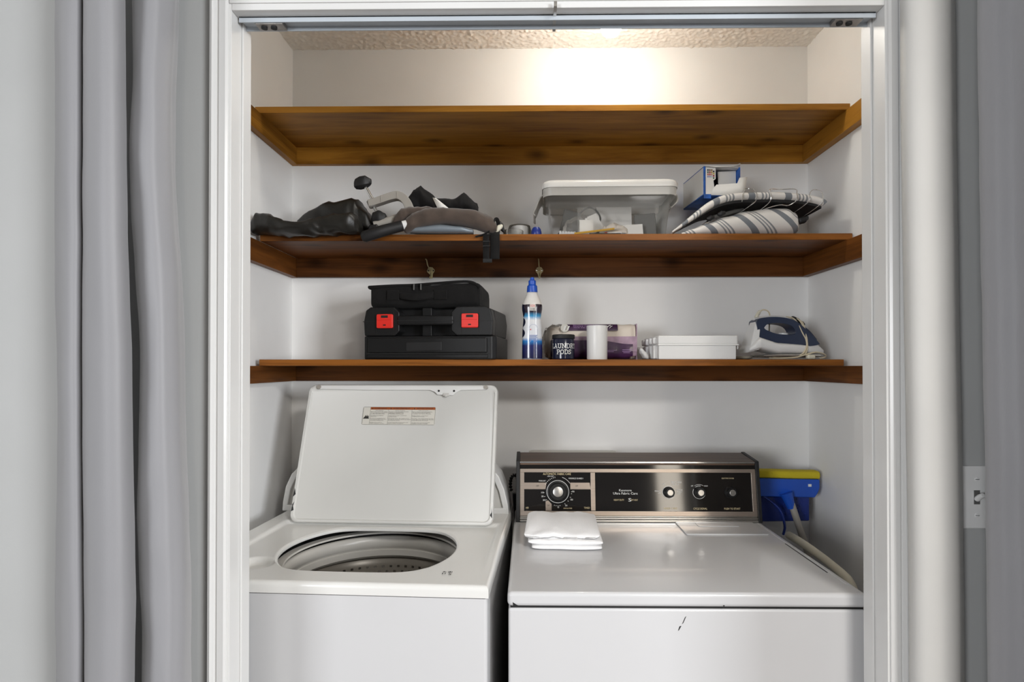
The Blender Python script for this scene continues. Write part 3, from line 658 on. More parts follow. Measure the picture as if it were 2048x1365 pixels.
G().tube(cat([(-0.09, -0.02, 0.965), (-0.05, -0.04, 0.93), (-0.035, -0.045, 0.88), (-0.04, -0.045, 0.85)], 5), 0.008, 8, flat=0.5).build('wringer_lever', 'bluedk', t)
# cream handle between dryer and wall
g = G().tube(cat([(0, 0.20, 0.862), (0.0, 0.12, 0.864), (0.0, 0.0, 0.860), (0.0, -0.10, 0.851), (0.0, -0.132, 0.842), (0.0, -0.150, 0.82), (0.0, -0.156, 0.75), (0.0, -0.158, 0.35), (0.0, -0.16, 0.0)], 5), 0.0115, 14)
tag(g.build('bent_handle', 'beige', None, loc=(0.80, 1.575, 0.0)), 'bent cream plastic handle between dryer and right closet wall', 'handle')
# hose end behind the machines
g = G()
for k in range(13):
    a = R(210 - k * 20); g.tube([(math.cos(a + q_ * 0.3) * 0.013, 0.004 * math.sin(k), 0.030 * math.sin(a + q_ * 0.3)) for q_ in (0, 0.33, 0.66, 1)], [0.004, 0.006, 0.006, 0.004], 8)
g.tube([(0.0, 0.0, -0.030), (0.004, 0.01, -0.10), (0.004, 0.02, -0.985)], 0.006, 8)
tag(g.build('coiled_hose', 'dark', None, loc=(-0.044, 1.888, 0.993)), 'black coiled hose end showing between washer and dryer console', 'hose')
t = thing('outlet_box', 'pale recessed utility box peeking over the dryer console', 'utility box', (0.15, 1.955, 0.966))
G().box((-0.14, -0.02, 0), (0.14, 0.014, 0.128)).build('box_body', 'plastic_wg', t, bev=0.004)
G().box((-0.145, -0.024, 0.122), (0.145, -0.016, 0.130)).build('box_rim', 'labelp', t, bev=0.001)

# ---------------------------------------------------------------- lowest shelf (z 1.400)
Z3 = 1.400
# drawer case + latched case
t = thing('drawer_case', 'black flat drawer toolbox standing on the lowest shelf', 'toolbox', (-0.295, 1.684, Z3), R(-5))
dc = [(-0.191, 0.0), (0.191, 0.0), (0.204, 0.012), (0.208, 0.24), (-0.191, 0.24)]
G().loft([[(a, b, z) for a, b in dc] for z in (0.0, 0.069)]).build('case_body', 'blackp', t, bev=0.004)
dr = G().box((-0.178, -0.006, 0.019), (0.178, 0.004, 0.064)).build('drawer_front', 'blackp', t, bev=0.004)
G().prism([(-0.062, 0.05), (0.045, 0.052), (0.045, 0.026), (-0.062, 0.024)], -0.0075, -0.004).build('finger_pull', 'dark', dr, bev=0.003)
G().box((-0.180, -0.004, 0.004), (0.180, 0.004, 0.015)).build('lower_rail', 'blackp', t, bev=0.002)
G().box((-0.184, -0.0015, 0.0155), (0.184, 0.003, 0.0185)).build('drawer_gap', 'seam', t)
t = thing('latched_case', 'black hard tool case with two red latches and front handle', 'tool case', (-0.295, 1.684, Z3 + 0.0695), R(-5))
prof = [(-0.190, 0.0), (-0.1925, 0.042), (-0.186, 0.076), (-0.172, 0.0855), (0.176, 0.0855), (0.190, 0.078), (0.195, 0.042), (0.192, 0.0)]
g = G(); rings = []
def case_ring(sc_, y): return [(x * sc_, y, 0.043 + (z - 0.043) * (sc_ if y < 0.1 else sc_)) for x, z in prof]
rings = [case_ring(0.96, 0.052), case_ring(1.0, 0.058), [(x + (0.014 if x > 0 else 0), 0.22, z) for x, z in prof], [((x + (0.008 if x > 0 else 0)) * 0.97, 0.235, z * 0.97 + 0.001) for x, z in prof]]
g.loft(rings).build('case_shell', 'blackp', t, bev=0.003)
G().prism([(-0.190, 0.0), (-0.1925, 0.042), (-0.186, 0.076), (-0.172, 0.0855), (-0.100, 0.0855), (-0.083, 0.070), (-0.083, 0.014), (-0.098, 0.0)], -0.002, 0.06).build('front_block', 'blackp', t, bev=0.004)
G().prism([(0.192, 0.0), (0.195, 0.042), (0.188, 0.078), (0.174, 0.0855), (0.088, 0.0855), (0.072, 0.070), (0.072, 0.014), (0.088, 0.0)], -0.002, 0.06).build('front_block', 'blackp', t, bev=0.004)
hd = G().box((-0.09, -0.006, 0.031), (0.08, 0.014, 0.060)).build('carry_handle', 'blackp', t, bev=0.006)
G().box((-0.09, -0.0072, 0.0435), (0.08, -0.004, 0.0455)).build('handle_seam', 'seam', hd)
G().box((-0.020, 0.02, 0.0), (0.008, 0.055, 0.084)).build('centre_rib', 'blackp', t, bev=0.002)
G().box((-0.194, -0.0028, 0.042), (-0.09, 0.0, 0.0435)).box((0.08, -0.0028, 0.042), (0.196, 0.0, 0.0435)).build('lid_seam', 'seam', t)
for cx in (-0.126, 0.128):
    l = G().prism(rrect(cx - 0.0245, cx + 0.0245, 0.0225, 0.064, 0.004, 3), -0.010, -0.001).build('latch', 'red', t, bev=0.002)
    G().box((cx - 0.010, -0.0108, 0.053), (cx + 0.010, -0.0095, 0.060)).box((cx - 0.004, -0.0108, 0.030), (cx + 0.004, -0.0095, 0.0335)).build('latch_slot', 'seam', l)
    G().box((cx - 0.022, -0.0113, 0.046), (cx + 0.022, -0.0095, 0.0475)).box((cx - 0.021, -0.0113, 0.0245), (cx + 0.021, -0.0095, 0.026)).build('latch_ridge', 'red', l, bev=0.0005)
    for xx in (cx - 0.026, cx + 0.026): G().box((xx - 0.0006, -0.0026, 0.003), (xx + 0.0006, 0.0, 0.084)).build('groove', 'seam', t)
# soft zip bag on top
t = thing('zip_bag', 'black soft zipped pouch lying on top of the red-latched case', 'bag', (-0.306, 1.70, Z3 + 0.1555), R(-4))
def bag_ring(x, h, y0, y1): return (x, (y0 + y1) / 2, h / 2, (y1 - y0) / 2, h / 2)
G().lump([(-0.166, 0.11, 0.030, 0.09, 0.024), (-0.163, 0.11, 0.033, 0.108, 0.032), (-0.10, 0.11, 0.0335, 0.112, 0.0335), (0.0, 0.11, 0.034, 0.113, 0.034), (0.10, 0.11, 0.037, 0.112, 0.037), (0.155, 0.11, 0.037, 0.11, 0.037), (0.164, 0.11, 0.033, 0.10, 0.033), (0.167, 0.11, 0.028, 0.085, 0.024)], n=40, e=7, amp=0.0015, fr=18, sub=5).build('bag_body', 'blackf', t)
rim = [(-0.168, 0.0615), (-0.10, 0.0645), (-0.03, 0.066), (0.04, 0.0705), (0.10, 0.0740), (0.135, 0.0735), (0.155, 0.066), (0.166, 0.056)]
G().tube(cat([(x, 0.002 - 0.001, z) for x, z in rim], 5), 0.0042, 8).build('zip_piping', 'blackf', t)
G().tube(cat([(-0.168, 0.0, 0.0615), (-0.171, 0.02, 0.060), (-0.168, 0.10, 0.062)], 5), 0.0042, 8).build('zip_piping', 'blackf', t)
for xx in (-0.030, -0.009): G().box((xx - 0.002, -0.010, 0.050), (xx + 0.002, -0.006, 0.068)).build('zip_pull', 'greycard', t, bev=0.0008)
for xa, xb in ((-0.112, -0.076), (0.030, 0.068)): G().box((xa, -0.0065, 0.022), (xb, -0.001, 0.050)).build('stitched_patch', 'blackf', t, bev=0.001)
G().grid(lambda u_, v_: (-0.076 + 0.106 * u_, -0.005 - 0.016 * math.sin(math.pi * u_), 0.046 - 0.02 * v_ - 0.008 * math.sin(math.pi * u_)), 16, 3).build('carry_loop', 'blackf', t, solid=0.003)

# stain remover bottle
t = thing('cleaner_bottle', 'blue and white squeeze bottle with royal blue cap beside the pods jar', 'bottle', (0.0135, 1.715, Z3))
bp = [(0.0295, 0.0), (0.0302, 0.004), (0.0302, 0.007), (0.0300, 0.045), (0.0285, 0.09), (0.0262, 0.118), (0.0262, 0.128), (0.0300, 0.150), (0.0302, 0.160), (0.0270, 0.172), (0.0215, 0.184), (0.0170, 0.194), (0.0150, 0.201), (0.0148, 0.2025)]
bo = G().lathe(bp, 48, sy=0.72).build('bottle_body', 'bottle', t, angle=60)
G().lathe([(0.0160, 0.2005), (0.0162, 0.203), (0.0150, 0.219), (0.0125, 0.2215), (0.0112, 0.2235), (0.0112, 0.235), (0.0085, 0.2365), (0.0065, 0.238), (0.0055, 0.2445), (0.003, 0.2455)], 32).build('cap', 'blue', t, angle=28)
yy = -0.0222
b10 = G().add([(-0.0095, yy + 0.0002, 0.144), (0.0115, yy + 0.0002, 0.1435), (0.0095, yy + 0.0010, 0.1640), (-0.0065, yy + 0.0010, 0.1645)], [(0, 1, 2, 3)]).build('strength_label', 'paper', bo, solid=0.0004)
g = glyphs('10X', -0.0058, 0.0085, 0.1585, 0.0075, yy - 0.0006); g.build('strength_lettering', 'redprint', bo)
g = glyphs('STAIN', -0.005, 0.0075, 0.1510, 0.0032, yy - 0.0006); glyphs('POWER', -0.005, 0.008, 0.1470, 0.0030, yy - 0.0006, g); g.build('small_lettering', 'dark_print', bo)
g = G(); yy = -0.0212
arc(g, 0.003, 0.091, 0.0125, 10, 170, 0.0006, yy); rect(g, -0.0098, -0.0093, 0.052, 0.091, yy); rect(g, 0.0153, 0.0158, 0.052, 0.091, yy)
for k in range(6): rect(g, -0.008, 0.0145 - 0.002 * (k % 2), 0.070 - k * 0.0036, 0.0722 - k * 0.0036, yy)
g.build('care_print', 'blueprint', bo)
for xx, za in ((-0.0062, 0.0865),): rect(G(), xx, xx + 0.0028, za, za + 0.0036, yy - 0.0004).build('red_print_mark', 'redprint', bo)
# dark blobs printed on the bottle's flank
for cz, rz in ((0.146, 0.020), (0.110, 0.014), (0.078, 0.013)):
    def flank(u_, v_):
        a = R(180 + 8 + 38 * (u_ - 0.1)); z = cz + (v_ - 0.5) * 2 * rz * math.sqrt(max(0.02, 1 - (u_ * 0.98) ** 2))
        rr = 0.0
        for (r0, z0), (r1, z1) in zip(bp, bp[1:]):
            if z0 <= z <= z1: rr = r0 + (r1 - r0) * (z - z0) / (z1 - z0)
        return ((rr + 0.0004) * math.cos(a), 0.72 * (rr + 0.0006) * math.sin(a), z)
    G().grid(flank, 8, 8).build('printed_blob', 'jarblue', bo)

# laundry pods jar with slab serif lettering
t = thing('pods_jar', 'dark navy jar lettered LAUNDRY PODS with black lid', 'jar', (0.107, 1.722, Z3))
RJ = 0.0328
jb = G().lathe([(RJ - 0.003, 0), (RJ, 0.003), (RJ, 0.058), (RJ - 0.002, 0.062)], 56).build('jar_body', 'jarblue', t)
G().lathe([(RJ + 0.0008, 0.062), (RJ + 0.0012, 0.063), (RJ + 0.0012, 0.0725), (RJ - 0.001, 0.0745)], 56).build('jar_lid', 'dark', t)
LET = {'L': (0.8, [((0.18, 0), (0.18, 1)), ((0.0, 0), (0.75, 0)), ((0.75, 0), (0.75, 0.22)), ((0, 1), (0.38, 1))]),
       'A': (0.95, [((0.12, 0), (0.46, 1)), ((0.46, 1), (0.80, 0)), ((0.22, 0.34), (0.70, 0.34)), ((0, 0), (0.28, 0)), ((0.64, 0), (0.92, 0)), ((0.3, 1), (0.48, 1))]),
       'U': (0.95, [((0.16, 1), (0.16, 0.28)), ((0.16, 0.28), (0.28, 0.06)), ((0.28, 0.06), (0.46, 0)), ((0.46, 0), (0.64, 0.06)), ((0.64, 0.06), (0.76, 0.28)), ((0.76, 0.28), (0.76, 1)), ((0, 1), (0.32, 1)), ((0.60, 1), (0.92, 1))]),
       'N': (1.0, [((0.16, 0), (0.16, 1)), ((0.16, 1), (0.80, 0)), ((0.80, 0), (0.80, 1)), ((0, 0), (0.32, 0)), ((0.64, 1), (0.96, 1)), ((0, 1), (0.2, 1))]),
       'D': (0.92, [((0.16, 0), (0.16, 1)), ((0, 1), (0.5, 1)), ((0, 0), (0.5, 0)), ((0.5, 1), (0.76, 0.8)), ((0.76, 0.8), (0.82, 0.5)), ((0.82, 0.5), (0.76, 0.2)), ((0.76, 0.2), (0.5, 0))]),
       'R': (0.92, [((0.16, 0), (0.16, 1)), ((0, 1), (0.55, 1)), ((0.55, 1), (0.74, 0.86)), ((0.74, 0.86), (0.74, 0.64)), ((0.74, 0.64), (0.55, 0.5)), ((0.55, 0.5), (0.16, 0.5)), ((0.5, 0.5), (0.76, 0)), ((0, 0), (0.32, 0)), ((0.66, 0), (0.9, 0))]),
       'Y': (0.9, [((0.1, 1), (0.44, 0.48)), ((0.78, 1), (0.44, 0.48)), ((0.44, 0.48), (0.44, 0)), ((0, 1), (0.26, 1)), ((0.62, 1), (0.9, 1)), ((0.28, 0), (0.6, 0))]),
       'P': (0.85, [((0.16, 0), (0.16, 1)), ((0, 1), (0.55, 1)), ((0.55, 1), (0.76, 0.86)), ((0.76, 0.86), (0.76, 0.60)), ((0.76, 0.60), (0.55, 0.46)), ((0.55, 0.46), (0.16, 0.46)), ((0, 0), (0.34, 0))]),
       'O': (0.95, [((0.45 + 0.38 * math.cos(2 * math.pi * i / 12), 0.5 + 0.5 * math.sin(2 * math.pi * i / 12)), (0.45 + 0.38 * math.cos(2 * math.pi * (i + 1) / 12), 0.5 + 0.5 * math.sin(2 * math.pi * (i + 1) / 12))) for i in range(12)]),
       'S': (0.78, [((0.68, 0.78), (0.68, 0.98)), ((0.66, 0.82), (0.5, 0.98)), ((0.5, 0.98), (0.24, 0.98)), ((0.24, 0.98), (0.08, 0.80)), ((0.08, 0.80), (0.14, 0.62)), ((0.14, 0.62), (0.56, 0.42)), ((0.56, 0.42), (0.66, 0.24)), ((0.66, 0.24), (0.5, 0.03)), ((0.5, 0.03), (0.22, 0.02)), ((0.22, 0.02), (0.08, 0.18)), ((0.06, 0.02), (0.06, 0.24))])}
def slab(txt, zc, h, wscale, g, lw):
    tw = sum(LET[c][0] + 0.1 for c in txt) - 0.1; k = h * wscale; x = -tw * k / 2
    for c in txt:
        for (a, b), (e, f_) in LET[c][1]:
            p, q = Vector((x + a * k, zc - h / 2 + b * h)), Vector((x + e * k, zc - h / 2 + f_ * h)); dv = (q - p)
            if dv.length < 1e-6: continue
            dv.normalize(); p = p - dv * lw * 0.4; q = q + dv * lw * 0.4; nv = Vector((-dv.y, dv.x)) * lw / 2
            pts = [p + nv, p - nv, q - nv, q + nv]
            g.add([((RJ + 0.0004) * math.sin(v.x / RJ), -(RJ + 0.0004) * math.cos(v.x / RJ), v.y) for v in pts], [(0, 1, 2, 3)])
        x += (LET[c][0] + 0.1) * k
    return g
g = slab('LAUNDRY', 0.0400, 0.0125, 0.98, G(), 0.0017); slab('PODS', 0.0225, 0.0120, 0.98, g, 0.0017)
g.build('jar_lettering', 'white_print', jb)
# white tumbler
o = G().lathe([(0.0295, 0.0), (0.0302, 0.002), (0.0312, 0.0985), (0.0308, 0.101), (0.0295, 0.1005), (0.0285, 0.006), (0.001, 0.005)], 56).build('tumbler', 'plastic_w', None, loc=(0.2075, 1.722, Z3))
tag(o, 'plain white tumbler in front of the purple pack', 'cup')
# pack of pads
t = thing('pads_pack', 'clear plastic pack of cream pads with purple printed bands', 'package', (0.197, 1.836, Z3), R(-1))
pk = [(-0.142, 0, 0.05, 0.03, 0.030), (-0.128, 0, 0.053, 0.05, 0.050), (-0.06, 0, 0.056, 0.056, 0.055), (0.03, 0, 0.0565, 0.057, 0.056), (0.12, 0, 0.0565, 0.055, 0.0555), (0.138, 0, 0.0565, 0.048, 0.0545), (0.142, 0, 0.0565, 0.03, 0.053)]
body = G().lump(pk, n=48, e=4.5, amp=0.002, fr=30, sub=5).build('pads', 'pads', t)
def pshell(name, m, z0, z1, x0, x1, off, zs=lambda x: 0.0):
    def fn(u_, v_):
        x = x0 + (x1 - x0) * u_; z = z0 + (z1 - z0) * v_ + zs(x) * v_
        zz = (z - 0.0565) / 0.0565; yy_ = -0.0575 * (max(0.03, 1 - abs(zz) ** 4.5)) ** (1 / 4.5) - off - noise.noise(Vector((x * 40, z * 40, 2))) * 0.0012
        return (x, yy_, z)
    return G().grid(fn, 30, 10).build(name, m, body)
pshell('mauve_band', 'mauve', 0.012, 0.072, -0.12, 0.141, 0.0015)
pshell('purple_band', 'purple', 0.010, 0.060, -0.125, 0.128, 0.003, lambda x: -0.012 * sm((x - 0.02) / 0.1) )
pshell('bottom_band', 'redprint' if False else 'purple', 0.003, 0.012, -0.12, 0.12, 0.0022)
tp = pshell('top_sticker', 'purple', 0.090, 0.1105, -0.080, 0.082, 0.004)
def onface(z): zz = (z - 0.0565) / 0.0565; return -0.0575 * (max(0.03, 1 - abs(zz) ** 4.5)) ** (1 / 4.5) - 0.0062
g = G()
for s_, za, xb in (('PROTECTS WOMEN & MEN', 0.1072, 0.040), ('FEMININE PADDING', 0.1030, 0.024), ('TOUR SUR LE SOULEY ET', 0.0985, 0.044)):
    glyphs(s_, -0.055, xb * 0.9 - 0.01, za, 0.0030, onface(za) - 0.0012, g)
g.build('pack_lettering', 'lilac', tp)
g = G(); arc(g, 0.060, 0.094, 0.012, 90, 170, 0.002, onface(0.098) - 0.001); arc(g, 0.066, 0.094, 0.010, 95, 165, 0.0016, onface(0.098) - 0.001); g.build('swirl_print', 'white_print', tp)
g = G()
G().prism([(-0.0815 + 0.0125 * math.cos(a), 0.098 + 0.0125 * math.sin(a)) for a in [2 * math.pi * i / 24 for i in range(24)]], onface(0.098) - 0.0018, onface(0.098)).build('round_badge', 'labelp', tp)
for k in range(3):
    g = G(); x = -0.086 + k * 0.006
    g.add([(x, onface(0.098) - 0.0022, 0.090 + 0.002 * k), (x + 0.003, onface(0.098) - 0.0022, 0.089 + 0.002 * k), (x + 0.008, onface(0.098) - 0.0022, 0.104), (x + 0.005, onface(0.098) - 0.0022, 0.105)], [(0, 1, 2, 3)]); g.build('badge_stripe', ('white_print', 'greyp', 'white_print')[k], tp)
g = G()
for k, (x, z, w_) in enumerate(((0.047, 0.028, 0.03), (0.047, 0.024, 0.022), (0.095, 0.030, 0.032), (0.095, 0.025, 0.026), (0.098, 0.021, 0.02))): rect(g, x, x + w_, z, z + 0.0012, -0.0635)
g.build('fine_print', 'lilac', body)
G().lump([(-0.150, 0.01, 0.055, 0.02, 0.020), (-0.140, 0, 0.055, 0.05, 0.046), (-0.115, 0, 0.056, 0.062, 0.056), (-0.09, 0, 0.057, 0.060, 0.055)], n=36, e=3.2, amp=0.007, fr=60, seed=3, sub=5).build('film_wrap', 'film', t)
G().box((0.140, -0.05, 0.0), (0.1425, 0.05, 0.112)).build('end_seal', 'mauve', t)

# white organiser box
t = thing('organiser_box', 'white plastic hinged organiser box with ribbed left side', 'box', (0.4985, 1.690, Z3))
G().box((-0.114, 0, 0.0), (0.112, 0.205, 0.042)).build('box_body', 'plastic_w', t, bev=0.003, seg=3)
G().box((-0.116, -0.002, 0.0445), (0.1165, 0.206, 0.070)).build('box_lid', 'plastic_w', t, bev=0.004, seg=3)
G().box((-0.117, -0.0035, 0.0405), (0.1185, 0.207, 0.0455)).build('rim', 'plastic_w', t, bev=0.0015)
for k in range(4):
    y = 0.035 + k * 0.052
    G().box((-0.1245, y - 0.009, 0.002), (-0.112, y + 0.009, 0.042)).build('side_rib', 'plastic_w', t, bev=0.003)
    G().box((-0.1255, y - 0.010, 0.046), (-0.114, y + 0.010, 0.066)).build('lid_rib', 'plastic_w', t, bev=0.004)
G().box((0.1165, 0.01, 0.030), (0.122, 0.045, 0.056)).build('clasp', 'plastic_w', t, bev=0.0015)
tag(G().lump([(0.0, 0.0, 0.006, 0.004, 0.003), (0.004, 0.0, 0.008, 0.012, 0.006), (0.03, 0.0, 0.008, 0.013, 0.006), (0.06, 0, 0.007, 0.01, 0.005), (0.064, 0, 0.007, 0.004, 0.002)], n=20, e=3, sub=4).build('small_dish', 'beige', None, loc=(0.575, 1.745, Z3)) if False else G().lathe([(0.03, 0.0), (0.040, 0.004), (0.043, 0.010), (0.041, 0.011), (0.03, 0.004), (0.001, 0.003)], 36).build('small_dish', 'beige', None, loc=(0.667 - 0.012, 1.80, Z3)), 'small cream saucer edge between organiser box and iron', 'dish')
t = thing('white_plug', 'white plug adapter leaning at the ribbed side of the organiser box', 'plug', (0.352, 1.755, Z3), R(20))
G().lump([(-0.012, 0, 0.030, 0.004, 0.004), (-0.008, 0, 0.026, 0.010, 0.009), (0.004, 0, 0.014, 0.011, 0.011), (0.012, 0, 0.008, 0.010, 0.007), (0.016, 0, 0.006, 0.006, 0.004)], n=18, e=3, sub=4).build('plug_body', 'plastic_w', t)
G().box((-0.02, -0.001, 0.032), (-0.012, 0.001, 0.037)).build('prong', 'steel', t)

# steam iron
t = thing('steam_iron', 'white and navy steam iron wrapped in its cream cord', 'iron', (0.655, 1.765, Z3), R(1))
s = 0.001505
def halfw(x):   # plan half width, rear left to tip right
    u_ = x / (164 * s); return 0.052 * (1 - max(0, (u_ - 0.12) / 0.90) ** 2.2) ** 0.75 if u_ > 0.12 else 0.052 - 0.012 * (0.12 - u_) / 0.12
def ironloft(top, bot, k, n0, n1, name, m, e=4.0, inset=0.0):
    rings = []
    xs = [n0 + (n1 - n0) * i / 30 for i in range(31)]
    def interp(tb, x):
        for (a, b), (c, d_) in zip(tb, tb[1:]):
            if a <= x <= c: return b + (d_ - b) * sm((x - a) / (c - a)) if False else b + (d_ - b) * (x - a) / (c - a)
        return tb[-1][1]
    for x in xs:
        zt, zb = interp(top, x) * s, interp(bot, x) * s; hw = max(0.002, halfw(x * s) * k - inset)
        ring = []
        for j in range(28):
            a = 2 * math.pi * j / 28; c, d_ = math.cos(a), math.sin(a)
            ring.append((x * s, hw * math.copysign(abs(c) ** (2 / e), c), (zt + zb) / 2 + (zt - zb) / 2 * math.copysign(abs(d_) ** (2 / e), d_)))
        rings.append(ring)
    return G().loft(rings).build(name, m, t, angle=50)
ironloft([(28, 9), (60, 12), (164, 12.5)], [(28, 5), (60, 4.5), (164, 4.5)], 0.97, 30, 163, 'soleplate', 'steel', 5)
ironloft([(4, 24), (24, 46), (60, 34), (120, 30), (146, 33), (164, 20)], [(4, 14), (24, 20), (60, 11.5), (120, 11.5), (146, 12), (164, 12)], 1.0, 4, 164.5, 'white_body', 'plastic_w', 4)
# rear panel rising to the handle
g = G().loft([[(4 * s, -0.040, 14 * s), (4 * s, 0.040, 14 * s), (24 * s, 0.045, 20 * s), (24 * s, -0.045, 20 * s)],
              [(12 * s, -0.034, 45 * s), (12 * s, 0.034, 45 * s), (26 * s, 0.036, 46 * s), (26 * s, -0.036, 46 * s)],
              [(23 * s, -0.022, 79 * s), (23 * s, 0.022, 79 * s), (34 * s, 0.022, 82 * s), (34 * s, -0.022, 82 * s)]])
g.build('rear_panel', 'plastic_w', t, bev=0.003)
outer = cat([(24, 0, 80), (50, 0, 85), (76, 0, 84), (94, 0, 80), (105, 0, 74), (128, 0, 54), (146, 0, 34), (146, 0, 30), (122, 0, 26), (96, 0, 25), (70, 0, 29), (46, 0, 37), (24, 0, 46), (23, 0, 62)], 5, True)
inner = cat([(37, 0, 64), (44, 0, 71), (60, 0, 73), (76, 0, 72), (90, 0, 68), (98, 0, 60), (99, 0, 52), (92, 0, 49.5), (80, 0, 50), (66, 0, 51), (54, 0, 54), (44, 0, 58), (40, 0, 60), (38, 0, 62)], 5, True)
oo = [(p.x * s, p.z * s) for p in outer]; ii = [(p.x * s, p.z * s) for p in inner]
G().ringprism(oo, ii, -0.030, 0.030).build('handle', 'navy', t, bev=0.006, seg=3)
G().tube(cat([(24 * s, 0, 82.5 * s), (50 * s, 0, 87 * s), (76 * s, 0, 86.5 * s), (92 * s, 0, 83 * s), (104 * s, 0, 78 * s)], 6), 0.013, 12, flat=0.3).build('handle_top', 'plastic_w', t)
G().tube(cat([(104 * s, 0, 77 * s), (122 * s, 0, 64 * s), (140 * s, 0, 46 * s), (152 * s, 0, 34 * s)], 6), [0.014 - 0.0002 * i for i in range(19)], 12, flat=0.35).build('nose_cover', 'plastic_w', t)
G().tube(cat([(118 * s, 0, 71 * s), (136 * s, 0, 57 * s), (150 * s, 0, 40 * s)], 6), 0.004, 8).build('nose_edge', 'navy', t)
G().lathe([(0.014, 0), (0.014, 0.006), (0.011, 0.008)], 24, (84 * s, 0, 49.5 * s)).build('dial', 'plastic_w', t)
G().lump([(100 * s, 0, 85 * s, 0.004, 0.003), (103 * s, 0, 84 * s, 0.009, 0.007), (113 * s, 0, 80 * s, 0.010, 0.007), (121 * s, 0, 74 * s, 0.006, 0.005)], n=16, sub=3).build('steam_button', 'dark', t)
G().lump([(120 * s, 0, 76 * s, 0.004, 0.003), (123 * s, 0, 75 * s, 0.006, 0.005), (127 * s, 0, 72 * s, 0.004, 0.003)], n=14, sub=3).build('spray_nozzle', 'dark', t)
g = G().tube([(30 * s, 0.01, 82 * s), (34 * s, 0.01, 92 * s), (40 * s, 0.012, 100 * s)], [0.0055, 0.005, 0.0042], 10)
for k in range(5): g.lathe([(0.0068, -0.001), (0.0068, 0.001)], 14, ((31 + 1.7 * k) * s, 0.01, (85 + 3.2 * k) * s))
g.build('cord_sleeve', 'beige', t)
cords = [[(40, 8, 100), (47, 8, 102), (56, 10, 99), (61, 14, 90), (63, 24, 80), (64, 30, 60), (64, 34, 40)],
         [(96, 20, 88), (100, -10, 84), (104, -26, 74), (112, -29, 56), (120, -29, 40), (121, -32, 26), (116, -34, 14), (104, -37, 5.5), (84, -40, 3), (60, -40, 2.6), (44, -38, 3)],
         [(106, 18, 86), (110, -12, 82), (115, -24, 70), (120, -28, 52), (121, -33, 34), (118, -36, 22), (112, -38, 13), (104, -40, 8)],
         [(112, 16, 82), (116, -12, 78), (119, -23, 66), (122, -28, 46), (122, -33, 28), (120, -36, 18), (116, -38, 10)],
         [(50, -43, 3), (76, -44, 3), (96, -44, 4.5), (116, -44, 10), (134, -43, 14.5), (148, -38, 13), (160, -28, 9), (161, -20, 5), (152, -16, 3)]]
for cpts in cords: G().tube(cat([(a * s, b * 0.001, c * s) for a, b, c in cpts], 7), 0.0021, 8).build('cord', 'cord', t)
G().lump([(116 * s, -0.045, 5 * s, 0.005, 0.005), (119 * s, -0.045, 5 * s, 0.009, 0.0065), (130 * s, -0.045, 5 * s, 0.009, 0.0065), (132 * s, -0.045, 5 * s, 0.005, 0.005)], n=16, e=4, sub=2).build('plug', 'beige', t)
for dz in (-2.2, 2.2): G().box((132 * s, -0.050, (6 + dz) * s - 0.0006), (143 * s, -0.044, (6 + dz) * s + 0.0006)).build('prong', 'chrome', t)

# ---------------------------------------------------------------- middle shelf (z 1.768)
Z2 = 1.768
# black pouch
t = thing('leather_pouch', 'crumpled black faux leather pouch at the left end of the middle shelf', 'pouch', (-0.63, 1.72, Z2))
s = 0.00148
def st(l): return [((a - 620) * s, b, (470 - c) * s, d_, e_ * s) for a, b, c, d_, e_ in l]
G().lump(st([(563, 0.05, 458, 0.02, 5), (575, 0.05, 446, 0.05, 12), (600, 0.05, 434, 0.065, 21), (640, 0.05, 426, 0.075, 28), (685, 0.05, 423, 0.08, 31), (698, 0.05, 424, 0.078, 30.5), (704, 0.05, 429, 0.07, 25), (720, 0.04, 440, 0.06, 19), (731, 0.03, 453, 0.045, 11), (735, 0.03, 460, 0.03, 6)]), n=44, e=3.4, amp=0.011, fr=15, sub=7, ridge=True).build('pouch_body', 'leather', t, angle=70)
G().lump(st([(503, -0.05, 466, 0.015, 3), (506, -0.05, 460, 0.03, 10), (517, -0.05, 450, 0.04, 19), (532, -0.05, 450, 0.045, 19), (550, -0.05, 457, 0.045, 15), (572, -0.05, 462, 0.045, 13), (630, -0.05, 459, 0.045, 15), (670, -0.05, 454, 0.045, 17), (700, -0.05, 452, 0.042, 18), (711, -0.05, 456, 0.034, 14), (716, -0.05, 464, 0.02, 6)]), n=44, e=2.8, amp=0.011, fr=17, seed=4, sub=7, ridge=True).build('folded_flap', 'leather', t, angle=70)

# folded clip-on baby seat
t = thing('clip_on_seat', 'folded clip-on baby seat with grey clamp, black knob and hanging strap', 'baby seat', (-0.292, 1.70, Z2))
s = 0.00147
def q(a, b, y=0.0): return ((a - 855) * s, y, (470 - b) * s)
def st(l): return [((a - 855) * s, y, (470 - c) * s, ry, rz * s) for a, y, c, ry, rz in l]
G().lump(st([(703, 0, 366, 0.006, 6), (706, 0, 365, 0.013, 10), (715, 0, 363, 0.019, 12.5), (726, 0, 361, 0.019, 12), (733, 0, 361, 0.013, 8), (737, 0, 360, 0.007, 5)]), n=10, e=2.6, sub=2).build('clamp_knob', 'dark', t, angle=30)
G().tube([q(725, 370), q(741, 398)], 0.0048, 14).build('clamp_screw', 'chrome', t)
G().tube([q(743, 412), q(752, 427)], 0.0042, 14).build('clamp_screw', 'chrome', t)
path = cat([q(733, 406), q(742, 404), q(760, 398), q(778, 392), q(792, 390), q(804, 396), q(813, 408), q(818, 424)], 5)
g = G(); rings = []
